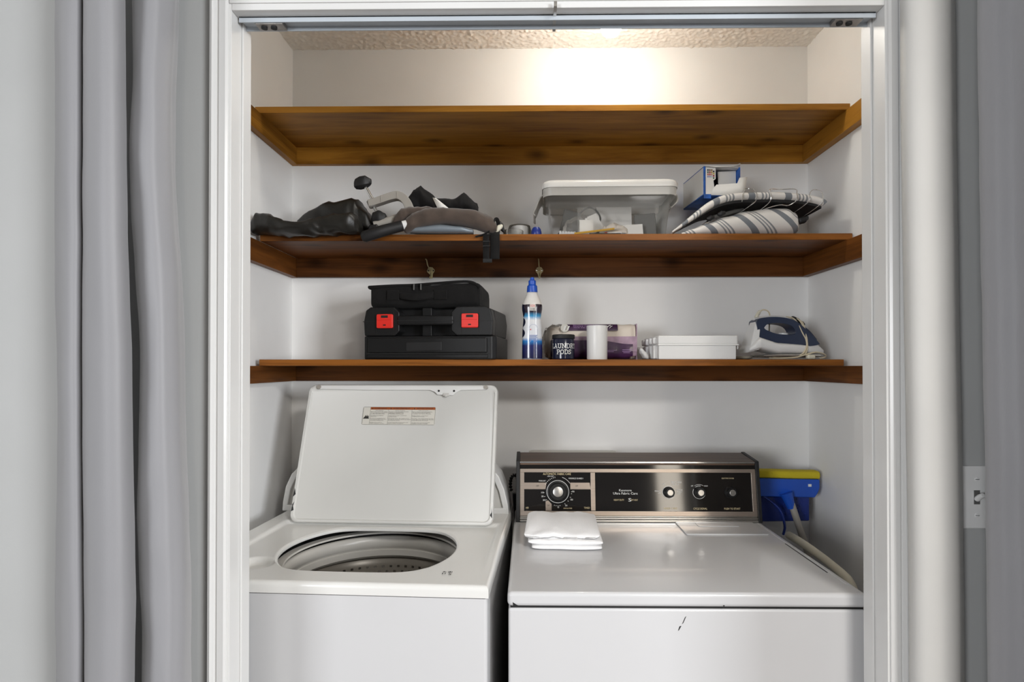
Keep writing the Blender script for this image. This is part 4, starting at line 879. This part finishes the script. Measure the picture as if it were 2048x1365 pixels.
for i, p in enumerate(path):
    tt = (path[min(i + 1, len(path) - 1)] - path[max(i - 1, 0)]).normalized(); nn = Vector((-tt.z, 0, tt.x)); hh = 0.0098 + 0.003 * i / len(path)
    rings.append([p + nn * hh + Vector((0, -0.014, 0)), p + nn * hh + Vector((0, 0.014, 0)), p - nn * hh + Vector((0, 0.014, 0)), p - nn * hh + Vector((0, -0.014, 0))])
arm = g.loft(rings).build('clamp_arm', 'greyp', t, bev=0.003, angle=50)
G().cyl(q(736, 398), q(742, 412), 0.013, 0.0125, 20).build('clamp_boss', 'greyp', t, bev=0.002)
for k in (10, 20):
    p = path[k]; G().box((p.x - 0.0012, -0.0155, p.z - 0.009), (p.x + 0.0012, -0.013, p.z + 0.009)).build('arm_rib', 'greyp', arm)
G().lump(st([(738, 0, 440, 0.008, 6), (742, 0, 436, 0.016, 13), (754, 0, 434, 0.021, 15), (766, 0, 437, 0.016, 12), (771, 0, 441, 0.008, 6)]), n=20, e=2.5, sub=3).build('rubber_pad', 'dark', t)
G().tube([q(745, 450, -0.01), q(775, 441, -0.005), q(806, 430, 0)], [0.011, 0.0125, 0.013], 16).build('lower_jaw', 'greyp', t)
G().lump(st([(734, -0.01, 459, 0.008, 4), (738, -0.01, 458, 0.014, 8), (752, -0.01, 457, 0.015, 9), (757, -0.01, 458, 0.008, 4)]), n=18, sub=3).build('jaw_pad', 'dark', t)
G().lump(st([(804, 0.04, 418, 0.02, 8), (808, 0.04, 404, 0.035, 16), (820, 0.04, 396, 0.045, 22), (834, 0.04, 390, 0.045, 25), (846, 0.04, 396, 0.05, 22), (866, 0.04, 407, 0.05, 16), (890, 0.04, 408, 0.05, 15), (908, 0.04, 404, 0.05, 16), (921, 0.04, 400, 0.045, 18), (938, 0.04, 408, 0.04, 15), (947, 0.04, 414, 0.03, 12), (950, 0.04, 418, 0.02, 6)]), n=34, e=2.3, amp=0.012, fr=22, seed=2, sub=6, ridge=True).build('black_sling', 'blackf', t, angle=70)
G().add([q(863, 396, -0.014), q(870, 397, -0.014), q(902, 423, -0.018), q(876, 423, -0.018)], [(0, 1, 2, 3)]).build('white_tag', 'paper', t, solid=0.0006)
G().lump(st([(783, -0.005, 450, 0.012, 5), (787, -0.005, 443, 0.02, 10), (800, -0.005, 432, 0.028, 13), (815, 0, 427, 0.03, 12), (840, 0.0, 425, 0.03, 10), (862, 0, 424, 0.03, 8), (872, 0, 424, 0.02, 4)]), n=22, e=2.3, amp=0.008, fr=26, seed=6, sub=5, ridge=True).build('cover_fold', 'brownf', t, angle=70)
G().lump(st([(808, -0.02, 459, 0.012, 7), (812, -0.02, 454, 0.02, 14), (824, -0.02, 447, 0.026, 17), (850, -0.015, 437, 0.03, 17), (885, -0.012, 434, 0.032, 16.5), (920, -0.012, 436, 0.032, 16), (950, -0.012, 441, 0.032, 18), (970, -0.012, 448, 0.03, 18), (984, -0.012, 454, 0.024, 14), (992, -0.012, 458, 0.014, 7)]), n=28, e=2.3, amp=0.005, fr=18, seed=8, sub=5, ridge=True).build('padded_cover', 'brownf', t, angle=70)
G().lump(st([(818, -0.012, 464, 0.012, 3), (830, -0.012, 462, 0.022, 6), (880, -0.012, 460, 0.026, 9), (920, -0.012, 462, 0.024, 7), (945, -0.012, 465, 0.014, 4)]), n=20, sub=4).build('frame_tube', 'bluegrey', t)
G().tube([q(729, 482, -0.055), q(735, 480, -0.055), q(770, 467, -0.045), q(806, 455, -0.032)], [0.012, 0.0165, 0.0165, 0.0155], 20).build('foam_grip', 'dark', t, bev=0.003)
G().tube([q(804, 455.5, -0.033), q(814, 452, -0.03)], 0.0128, 20).build('grip_collar', 'plastic_w', t)
def ribbon(name, m, pts, w_, par=t):
    P = cat(pts, 6)
    return G().grid(lambda u_, v_: (lambda p: (p.x + (v_ - 0.5) * w_, p.y, p.z))(P[min(len(P) - 1, int(round(u_ * (len(P) - 1))))]), len(P) - 1, 2).build(name, m, par, solid=0.0016)
ribbon('strap', 'bluegrey' if False else 'blackf', [q(988.5, 462, -0.012), q(988.5, 468, -0.019), q(988.5, 474, -0.0245), q(988.5, 500, -0.026), q(988.5, 521, -0.026)], 19 * s)
ribbon('strap', 'blackf', [q(975, 470, -0.020), q(972, 473, -0.027), q(971.5, 485, -0.031), q(971.5, 505, -0.031), q(972, 523, -0.029)], 13 * s)
G().tube(cat([q(950, 476, -0.022), q(968, 471, -0.024), q(981, 462, -0.024), q(986, 450, -0.022), q(988, 441, -0.018), q(993, 441, -0.008), q(995, 452, 0.0)], 6), 0.0062, 8, flat=0.35).build('strap_loop', 'blackf', t)
G().box(q(965, 528, -0.034), (q(983, 521, 0)[0], -0.024, q(983, 521)[2])).build('buckle', 'blackp', t, bev=0.001)
for zz in (487, 496): G().box(q(965, zz + 1.5, -0.0345), (q(979, 0, 0)[0], -0.031, q(0, zz - 1.5)[2])).build('slider', 'blackp', t, bev=0.0008)
G().lump(st([(994, 0.0, 454, 0.006, 5), (998, 0.0, 450, 0.01, 9), (1004, 0, 455, 0.009, 9), (1007, 0, 462, 0.005, 4)]), n=14, sub=3).build('strap_clip', 'dark', t)
G().lump(st([(989, -0.012, 464, 0.004, 4), (994, -0.014, 459, 0.006, 7), (1001, -0.014, 455, 0.005, 5), (1004, -0.012, 453, 0.003, 2)]), n=14, sub=3).build('pale_tab', 'beige', t)

# glass dish and jar, blue cap
o = G().lathe([(0.028, 0.0), (0.031, 0.002), (0.0315, 0.0205), (0.0295, 0.0205), (0.0285, 0.004), (0.001, 0.003)], 24).build('glass_dish', 'clear', None, loc=(-0.0445, 1.735, Z2))
tag(o, 'small clear faceted dish in front of the white-lidded jar', 'dish')
t = thing('cream_jar', 'clear thick-walled cosmetic jar with white inner cup', 'jar', (-0.026, 1.845, Z2))
G().lathe([(0.033, 0), (0.038, 0.004), (0.039, 0.045), (0.034, 0.062), (0.028, 0.064), (0.001, 0.064)], 36).build('glass_body', 'clear', t)
G().lathe([(0.024, 0.012), (0.028, 0.02), (0.028, 0.058), (0.024, 0.061)], 32).build('inner_cup', 'plastic_w', t)
G().lathe([(0.0145, 0.0), (0.0155, 0.004), (0.0155, 0.012), (0.0135, 0.021), (0.009, 0.0265), (0.001, 0.0285)], 28).build('dome', 'bluedk', None, loc=(0, 0, 0))
o = bpy.data.objects['dome']; o.name = 'blue_dome_cap'; o.location = (0.0256, 1.715, Z2)
tag(o, 'small matte blue dome cap left of the clear storage bin', 'cap')

# clear storage bin
t = thing('storage_bin', 'clear plastic storage bin with frosted white lid and side clips', 'storage bin', (0.245, 1.71, Z2), R(-1.2))
def rr3(x0, x1, y0, y1, z, r=0.02, n=6): return [(a, b, z) for a, b in rrect(x0, x1, y0, y1, r, n)]
rings = [rr3(-0.160, 0.160, 0.010, 0.200, 0.0025), rr3(-0.168, 0.168, 0.004, 0.206, 0.004), rr3(-0.184, 0.184, 0.0, 0.212, 0.118, 0.024), rr3(-0.192, 0.192, -0.006, 0.218, 0.122, 0.026), rr3(-0.194, 0.194, -0.008, 0.220, 0.146, 0.026)]
G().loft(rings, True, False).build('bin_body', 'clear', t, angle=50)
G().loft([rr3(-0.202, 0.202, -0.014, 0.226, 0.143, 0.03), rr3(-0.203, 0.203, -0.015, 0.227, 0.155, 0.03), rr3(-0.198, 0.198, -0.010, 0.222, 0.164, 0.03), rr3(-0.188, 0.188, 0.0, 0.212, 0.168, 0.026)], False, True).build('lid', 'lidfrost', t, angle=60)
G().loft([rr3(-0.198, 0.198, -0.011, 0.223, 0.119, 0.028), rr3(-0.1995, 0.1995, -0.0125, 0.2245, 0.1425, 0.028)], False, False).build('lid_skirt', 'frost', t, angle=60)
def clip(sg):
    rows = [(0.198, 0.140), (0.210, 0.128), (0.222, 0.100), (0.230, 0.082), (0.224, 0.074)] if sg < 0 else [(0.200, 0.140), (0.210, 0.132), (0.211, 0.115), (0.196, 0.098), (0.190, 0.096)]
    P = cat([(sg * a, 0, b) for a, b in rows], 4)
    return G().grid(lambda u_, v_: (P[int(round(u_ * (len(P) - 1)))].x, 0.045 + v_ * 0.11, P[int(round(u_ * (len(P) - 1)))].z), len(P) - 1, 6).build('side_clip', 'frost', t, solid=0.003)
clip(-1); clip(1)
# what lies inside the bin, each a thing of its own
def inbin(o, label, category, grp='small things inside the storage bin'): return tag(o, label, category, grp)
BX, BY = 0.245, 1.71
o = G().box((-0.056, 0.0, 0.0), (0.058, 0.012, 0.124)).build('white_carton', 'paper', None, loc=(BX + 0.035, BY + 0.150, Z2 + 0.0075), rot=(R(-6), 0, 0), bev=0.001); inbin(o, 'bright white carton standing at the back inside the clear bin', 'carton')
o = G().box((-0.028, 0.0, 0.0), (0.028, 0.006, 0.09)).build('grey_folder', 'greycard', None, loc=(BX - 0.122, BY + 0.08, Z2 + 0.012), rot=(R(-6), R(14), R(8)), bev=0.001); inbin(o, 'dark grey card leaning inside the bin near its left wall', 'card')
o = G().box((-0.032, 0.0, 0.0), (0.032, 0.03, 0.078)).build('grey_box', 'greycard', None, loc=(BX + 0.122, BY + 0.07, Z2 + 0.006), rot=(0, R(-4), R(-10)), bev=0.002); inbin(o, 'grey box standing at the right end inside the bin', 'box')
o = G().tube([(0.034 * math.cos(a), 0.004 * math.sin(3 * a), 0.034 * math.sin(a)) for a in [2 * math.pi * i / 40 for i in range(40)]], 0.0028, 8, closed=True).build('cable_ring', 'greycard', None, loc=(BX - 0.050, BY + 0.10, Z2 + 0.078), rot=(R(-10), 0, 0)); inbin(o, 'loop of grey cable standing up inside the clear bin', 'cable')
t2 = thing('zip_card_bag', 'small clear zip bag holding a white card at the bin front', 'zip bag', (BX - 0.068, BY + 0.016, Z2 + 0.008), R(0), 'small things inside the storage bin')
G().grid(lambda u_, v_: (-0.027 + 0.054 * u_, -0.003 * math.sin(math.pi * u_) + 0.012 * v_, 0.084 * v_), 10, 10).build('bag_film', 'film', t2)
G().box((-0.021, 0.0015, 0.003), (0.021, 0.0027, 0.046)).box((-0.004, 0.0025, 0.046), (0.004, 0.0037, 0.052)).build('white_card', 'paper', t2, rot=(R(-6), 0, 0))
def stick(name, m, a, b, r, label, category, tipm=None):
    tt = thing(name, label, category, a, 0, 'small things inside the storage bin'); v = Vector(b) - Vector(a)
    G().cyl((0, 0, 0), v * 0.86, r, n=8).build('barrel', m, tt); G().cyl(v * 0.86, v, r, r * 0.3 if tipm == 'pads' else r, n=8).build('tip', tipm or m, tt)
stick('pencil', 'pencil', (BX - 0.105, BY + 0.014, Z2 + 0.010), (BX + 0.035, BY + 0.020, Z2 + 0.028), 0.0034, 'yellow pencil slanting along the floor of the bin', 'pencil', 'pads')
stick('dark_pen', 'dark', (BX - 0.06, BY + 0.015, Z2 + 0.0085), (BX + 0.05, BY + 0.024, Z2 + 0.0105), 0.0034, 'dark pen lying flat at the front of the bin floor', 'pen', 'bluegrey')
stick('white_marker', 'paper', (BX + 0.040, BY + 0.030, Z2 + 0.014), (BX - 0.01, BY + 0.04, Z2 + 0.016), 0.005, 'short marker with white barrel on the bin floor', 'marker', 'redprint')
g = G()
for k in range(6): g.cyl((k * 0.0085, 0, 0), (k * 0.0085 + 0.0065, 0, 0), 0.0085 - 0.0006 * k, n=16)
g.cyl((0, 0, 0), (0.05, 0, 0), 0.0045, n=12)
inbin(g.build('ribbed_connector', 'plastic_w', None, loc=(BX - 0.150, BY + 0.026, Z2 + 0.0135)), 'white ribbed plastic connector at the left end of the bin floor', 'connector')
def crump(name, m, loc, rx, ry, rz, seed, label, category):
    g = G().lump([(-rx, 0, rz * 0.7, ry * 0.2, rz * 0.3), (-rx * 0.7, 0, rz * 0.85, ry * 0.8, rz * 0.8), (0, 0, rz, ry, rz), (rx * 0.7, 0, rz * 0.8, ry * 0.8, rz * 0.75), (rx, 0, rz * 0.6, ry * 0.2, rz * 0.25)], n=20, e=2.4, amp=0.006, fr=60, seed=seed, sub=4)
    inbin(g.build(name, m, None, loc=loc, angle=30), label, category)
crump('film_bag', 'film', (BX - 0.092, BY + 0.06, Z2 + 0.008), 0.045, 0.03, 0.032, 1, 'crumpled clear film bag beside the grey card in the bin', 'bag')
crump('grey_cloth', 'greycard', (BX - 0.115, BY + 0.13, Z2 + 0.006), 0.04, 0.03, 0.022, 2, 'small dark cloth lump low in the left of the bin', 'cloth')
crump('cream_pouch', 'pads', (BX + 0.02, BY + 0.055, Z2 + 0.007), 0.045, 0.022, 0.021, 3, 'cream cloth pouch in the middle of the bin', 'pouch')
crump('taupe_pouch', 'greycard', (BX + 0.035, BY + 0.112, Z2 + 0.008), 0.07, 0.025, 0.024, 5, 'taupe pouch lying in front of the white carton in the bin', 'pouch')
o = G().box((-0.016, 0, 0), (0.016, 0.002, 0.058)).build('paper_slip', 'paper', None, loc=(BX - 0.022, BY + 0.07, Z2 + 0.032), rot=(R(-14), R(-24), R(6))); inbin(o, 'narrow paper slip tilted in the bin beside the cable loop', 'paper slip')
o = G().box((0, 0, 0), (0.060, 0.002, 0.036)).build('white_card_sheet', 'paper', None, loc=(BX + 0.048, BY + 0.045, Z2 + 0.009), rot=(R(-10), R(-3), 0)); inbin(o, 'white card sheet standing low at the right middle of the bin', 'card')

# ironing board with striped cover
t = thing('tabletop_ironing_board', 'folded tabletop ironing board with grey striped cover and wire hooks', 'ironing board', (0.66, 1.70, Z2))
s = 0.00148
def q(a, b, y=0.0): return ((a - 1502) * s, y, (468 - b) * s)
rimp = [(1345, 462), (1362, 450), (1392, 428), (1425, 405), (1450, 394), (1480, 389), (1520, 388), (1560, 388), (1600, 391), (1630, 396), (1645, 401), (1650, 405)]
P = cat([q(a, b) for a, b in rimp], 5)
rings = []
for i, p in enumerate(P):
    tt = (P[min(i + 1, len(P) - 1)] - P[max(i - 1, 0)]).normalized(); nn = Vector((-tt.z, 0, tt.x))
    f_ = i / (len(P) - 1); th_ = (0.003 + 0.0105 * sm(f_ / 0.35)) * (1 if f_ < 0.96 else 1 - 8 * (f_ - 0.96)); dep = 0.20 * (0.25 + 0.75 * sm(f_ / 0.4)) * (1 if f_ < 0.9 else 1 - 2.5 * (f_ - 0.9))
    ring = []
    for j in range(20):
        a = 2 * math.pi * j / 20; c, d_ = math.cos(a), math.sin(a)
        yy_ = dep / 2 + math.copysign(abs(c) ** 0.35, c) * dep / 2
        ring.append(p + nn * (th_ * math.copysign(abs(d_) ** 0.8, d_)) + Vector((0, yy_, 0)))
    rings.append(ring)
G().loft(rings).build('striped_cover', 'stripeA', t, angle=60)
U = [i for i in range(6, len(P) - 5)]
rings = []
for i in U:
    p = P[i]; f_ = i / (len(P) - 1); dep = 0.20 * (0.25 + 0.75 * sm(f_ / 0.4)) - 0.012
    th_ = 0.0165 * sm(f_ / 0.35) + 0.002
    rings.append([(p.x, 0.014, p.z - th_ + 0.008), (p.x, dep, p.z - th_ + 0.008), (p.x, dep, p.z - th_), (p.x, 0.014, p.z - th_)])
G().loft(rings).build('board_underside', 'dark', t)
G().tube([q(1405, 450, 0.02), q(1425, 434, 0.02), q(1440, 428, 0.03)], 0.004, 10).build('folding_leg', 'chrome', t)
G().tube([q(1425, 432, 0.012), q(1480, 414, 0.04), q(1500, 408, 0.06)], 0.006, 10).build('folding_leg', 'greycard', t)
for a, b in ((1422, 434), (1444, 425)): G().lump([((a - 7 - 1502) * s, 0.012, (468 - b) * s, 0.005, 0.004), ((a - 1502) * s, 0.012, (468 - b + 1) * s, 0.009, 0.009), ((a + 8 - 1502) * s, 0.012, (468 - b + 3) * s, 0.006, 0.005)], n=14, sub=3).build('leg_joint', 'dark', t)
G().lump([((1600 - 1502) * s, 0.03, (468 - 434) * s, 0.006, 0.006), ((1606 - 1502) * s, 0.03, (468 - 436) * s, 0.012, 0.010), ((1616 - 1502) * s, 0.03, (468 - 434) * s, 0.012, 0.010), ((1623 - 1502) * s, 0.03, (468 - 430) * s, 0.006, 0.006)], n=16, sub=3).build('rubber_foot', 'dark', t)
for wp in ([(1482, 404, -0.004), (1484, 388, -0.006), (1488, 379, 0.0), (1497, 375, 0.01), (1505, 378, 0.0), (1510, 388, -0.006), (1509, 402, -0.006), (1500, 410, 0.01), (1484, 420, 0.06)],
           [(1522, 418, 0.05), (1537, 404, -0.004), (1537, 386, -0.006), (1539, 379, -0.002), (1560, 378, 0.004), (1588, 379, -0.002), (1590, 388, -0.006), (1589, 402, -0.006), (1578, 409, 0.01), (1560, 408, 0.01), (1530, 414, 0.03)],
           [(1590, 424, 0.06), (1613, 405, -0.002), (1615, 392, -0.006), (1620, 383, -0.002), (1630, 379, 0.004), (1639, 384, -0.002), (1642, 394, -0.004), (1640, 406, -0.002), (1628, 418, 0.02), (1612, 429, 0.05)]):
    G().tube(cat([q(a, b - 1, y) for a, b, y in wp], 5), 0.0013, 7).build('wire_hook', 'chrome', t)
t = thing('pressing_pad', 'plump striped pressing pad lying under the ironing board', 'pressing pad', (0.66, 1.70, Z2))
G().lump([((a - 1500) * s, y, (469 - b) * s, ry, rz * s) for a, y, b, ry, rz in [(1362, 0.01, 466, 0.008, 2.5), (1382, 0.03, 462, 0.03, 7), (1415, 0.05, 455, 0.05, 13), (1455, 0.065, 447, 0.062, 21), (1500, 0.07, 441, 0.068, 27), (1545, 0.072, 438, 0.07, 30), (1578, 0.072, 438, 0.07, 30), (1594, 0.07, 441, 0.062, 25), (1601, 0.068, 446, 0.045, 15), (1604, 0.068, 449, 0.02, 6)]], n=30, e=2.5, sub=6).build('pad_body', 'stripeB', t)

# open ink carton
t = thing('open_carton', 'open blue and white printed carton with torn flap and colour swatches', 'carton', (0.592, 1.755, Z2 + 0.1320), R(6))
cw, chh, cd = 0.0575, 0.088, 0.165
for nm, a, b in (('side_panel', (-cw, 0, 0), (-cw + 0.0015, cd, chh)), ('side_panel', (cw - 0.0015, 0, 0), (cw, cd, chh)), ('base_panel', (-cw, 0, 0), (cw, cd, 0.0015)), ('top_panel', (-cw, 0.0, chh - 0.0015), (cw, cd, chh)), ('back_panel', (-cw, cd - 0.0015, 0), (cw, cd, chh))):
    G().box(a, b).build(nm, 'bluecard' if nm != 'top_panel' else 'paper', t)
G().box((-cw + 0.002, 0.09, 0.002), (cw - 0.002, 0.092, chh - 0.002)).build('inner_divider', 'dark', t)
fp = G().prism([(-cw + 0.006, 0.002), (-cw + 0.036, 0.004), (-cw + 0.030, 0.045), (-cw + 0.037, 0.050), (-cw + 0.037, 0.084), (-cw + 0.006, 0.085)], -0.001, 0.0005).build('swatch_flap', 'paper', t)
sw = [(0.02, 0.02, 0.03), (0.15, 0.09, 0.05), (0.25, 0.13, 0.04), (0.02, 0.02, 0.02), (0.05, 0.10, 0.04), (0.3, 0.02, 0.03), (0.5, 0.3, 0.03), (0.6, 0.5, 0.05), (0.5, 0.12, 0.05), (0.5, 0.06, 0.06), (0.55, 0.25, 0.2), (0.35, 0.02, 0.05), (0.3, 0.3, 0.5), (0.3, 0.35, 0.55), (0.5, 0.55, 0.65), (0.05, 0.15, 0.06)]
for k, c in enumerate(sw):
    i, j = k % 4, k // 4; mm = mat('swatch_ink', c, 0.5, var=0.02); xx = -cw + 0.0105 + i * 0.0060; zz = 0.079 - j * 0.0066 - (0.004 if i == 3 else 0)
    G().box((xx, -0.0016, zz - 0.0052), (xx + 0.0042, -0.0009, zz)).build('colour_swatch', mm, fp)
G().prism([(-0.004, 0.080), (cw - 0.003, 0.085), (cw - 0.003, 0.045), (cw - 0.016, 0.038), (0.004, 0.036), (-0.002, 0.045)], 0.022, 0.0235).build('inner_flap', 'paper', t)
G().add([(-cw + 0.022, -0.003, 0.0), (cw + 0.012, -0.003, 0.0), (cw + 0.016, -0.014, 0.055), (cw - 0.008, -0.012, 0.052), (cw - 0.014, -0.010, 0.036), (-cw + 0.036, -0.010, 0.030), (-cw + 0.026, -0.008, 0.018)], [(0, 1, 2, 3, 4, 5, 6)]).build('torn_flap', 'paper', t, solid=0.001)
G().add([(-cw, 0.0, chh), (cw, 0.0, chh + 0.002), (cw - 0.010, -0.022, chh + 0.004), (0.018, -0.020, chh - 0.006), (-cw + 0.03, -0.018, chh - 0.008), (-cw + 0.012, -0.010, chh - 0.003)], [(0, 1, 2, 3, 4, 5)]).build('top_flap', 'paper', t, solid=0.0008)
G().box((-cw, -0.001, 0.0), (-cw + 0.005, 0.0, chh)).box((cw - 0.005, -0.001, 0.03), (cw, 0.0, chh)).box((-cw, -0.0015, -0.010), (-cw + 0.022, 0.0, 0.003)).build('blue_edge', 'bluecard', t)
G().box((-cw - 0.0006, 0.004, 0.004), (-cw, cd, chh * 0.96)).build('grey_side_print', 'plastic_wg', t)

# hooks on the middle back cleat
for x, lab, tw in ((-0.3289, 'brass coat hook above the black zip pouch', R(8)), (0.0397, 'brass coat hook above the blue-capped bottle', 0)):
    t = thing('coat_hook', lab, 'hook', (x, 1.9495, 1.702), 0, 'brass hooks under the middle shelf')
    pl = [(-0.0005, 0.016), (-0.008, 0.013), (-0.0135, 0.004), (-0.012, -0.001), (-0.006, -0.008), (-0.002, -0.024), (0.002, -0.024), (0.006, -0.008), (0.012, -0.001), (0.0135, 0.004), (0.008, 0.013)]
    pl = [(a * math.cos(tw) - b * math.sin(tw), a * math.sin(tw) + b * math.cos(tw)) for a, b in pl]
    G().prism(pl, -0.002, 0.0).build('back_plate', 'brass', t, bev=0.0006)
    for sx in (-0.0085, 0.0085): G().lathe([(0.0024, 0), (0.0022, 0.0012), (0.001, 0.0016)], 12).xf(Matrix.Translation((sx, -0.002, 0.003)) @ Matrix.Rotation(R(90), 4, 'X')).build('screw', 'dark' if tw else 'chrome', t)
    G().tube(cat([(0, -0.002, 0.002), (0, -0.014, 0.004), (-0.002 - 0.06 * tw * 0.5, -0.026, 0.016), (-0.003 - 0.05 * tw, -0.028, 0.034), (-0.004 - 0.07 * tw, -0.026, 0.038)], 5), 0.0019, 8).build('hook_arm', 'brass', t)
    G().tube(cat([(0, -0.002, -0.004), (0, -0.010, -0.018), (0, -0.018, -0.026), (0, -0.026, -0.022)], 5), 0.0018, 8).build('lower_hook', 'brass', t)

# ---------------------------------------------------------------- curtains and light switch
def curtain(name, label, category, top, bot, m, ztop=2.24, amp=0.004, seed=0.0, grp=None):
    A = cat([(a, b, 0) for a, b in top], 8); B = cat([(a, b, 0) for a, b in bot], 8)
    nz = 70
    def fn(u_, v_):
        i = int(round(u_ * (len(A) - 1))); z = 0.006 + v_ * (ztop - 0.006)
        k = sm((1.98 - z) / 1.12)
        p = A[i] * (1 - k) + B[i] * k
        n1 = noise.noise(Vector((p.x * 9 + seed, z * 3.2, seed))); n2 = noise.noise(Vector((p.x * 24 + seed, z * 11, seed + 5)))
        return (p.x + n1 * amp * 0.5, p.y + n1 * amp + n2 * amp * 0.45, z)
    return tag(G().grid(fn, len(A) - 1, nz).build(name, m, None, angle=180, solid=0.0016), label, category, grp)
grp = 'curtains drawn aside from the closet'
curtain('grey_curtain', 'grey satin curtain farther left, its broad pale fold nearest the camera', 'curtain',
        [(-0.8324, 1.0), (-0.7973, 0.965), (-0.7698, 0.945), (-0.7514, 0.945), (-0.757, 0.965), (-0.7684, 0.985), (-0.7436, 0.95), (-0.7136, 0.92), (-0.6795, 0.905), (-0.6627, 0.915), (-0.671, 0.945), (-0.690, 0.962)],
        [(-0.8235, 1.0), (-0.7861, 0.965), (-0.7581, 0.945), (-0.743, 0.945), (-0.7493, 0.965), (-0.7605, 0.985), (-0.736, 0.95), (-0.7054, 0.92), (-0.6675, 0.905), (-0.6449, 0.915), (-0.6493, 0.945), (-0.668, 0.962)], 'curtain', seed=1, grp=grp)
curtain('grey_curtain', 'wrinkled grey curtain with a stitched hem beside the left door casing', 'curtain',
        [(-0.6981, 1.02), (-0.689, 0.99), (-0.6716, 0.965), (-0.6502, 0.95), (-0.6259, 0.945), (-0.6156, 0.955), (-0.6113, 0.975), (-0.6217, 1.0), (-0.6348, 1.03), (-0.6537, 1.05)],
        [(-0.6755, 1.02), (-0.6671, 0.99), (-0.6502, 0.965), (-0.6292, 0.95), (-0.6008, 0.945), (-0.5886, 0.955), (-0.5825, 0.97), (-0.5887, 0.995), (-0.6028, 1.025), (-0.6259, 1.05)], 'curtain', amp=0.008, seed=4, grp=grp)
wl = [(0.6967, 1.062), (0.6861, 1.035), (0.6974, 1.018), (0.7257, 1.015), (0.7602, 1.03), (0.7932, 1.06)]
curtain('lining_curtain', 'smooth white lining panel overlapping the right door casing', 'curtain', [(a - 0.010, b) for a, b in wl], wl, 'lining', amp=0.0012, seed=8, grp=grp)
rc = [(0.915, 1.074), (0.88, 1.064), (0.848, 1.040), (0.806, 1.008), (0.771, 0.978), (0.776, 0.955), (0.797, 0.938), (0.803, 0.915), (0.786, 0.895), (0.774, 0.872), (0.782, 0.848), (0.802, 0.830), (0.806, 0.805), (0.790, 0.785), (0.780, 0.760), (0.792, 0.735), (0.808, 0.715)]
curtain('grey_curtain', 'grey curtain at the right edge covering part of the light switch', 'curtain', [(a - 0.010, b) for a, b in rc], rc, 'curtain', amp=0.004, seed=11, grp=grp)

t = thing('light_switch', 'white toggle light switch plate on the wall beside the right curtain', 'light switch', (0.834, YF, 1.1365))
G().prism(rrect(-0.036, 0.036, -0.058, 0.058, 0.003, 4), -0.005, 0).build('wall_plate', 'plastic_w', t, bev=0.002, seg=3)
for zz in (-0.0335, 0.0335):
    sc_ = G().lathe([(0.0042, 0), (0.004, 0.001), (0.002, 0.0016)], 16).xf(Matrix.Translation((0, -0.005, zz)) @ Matrix.Rotation(R(90), 4, 'X')).build('plate_screw', 'plastic_w', t)
    G().box((-0.0036, -0.0068, zz - 0.0004), (0.0036, -0.0063, zz + 0.0004)).build('screw_slot', 'dark', sc_)
G().box((-0.0055, -0.0054, -0.013), (0.0055, -0.003, 0.013)).build('toggle_slot', 'greycard', t)
G().tube([(0, -0.004, -0.004), (0.0005, -0.012, 0.003), (0.001, -0.019, 0.007)], [0.0052, 0.0048, 0.0042], 12).build('toggle', 'plastic_w', t, bev=0.001)
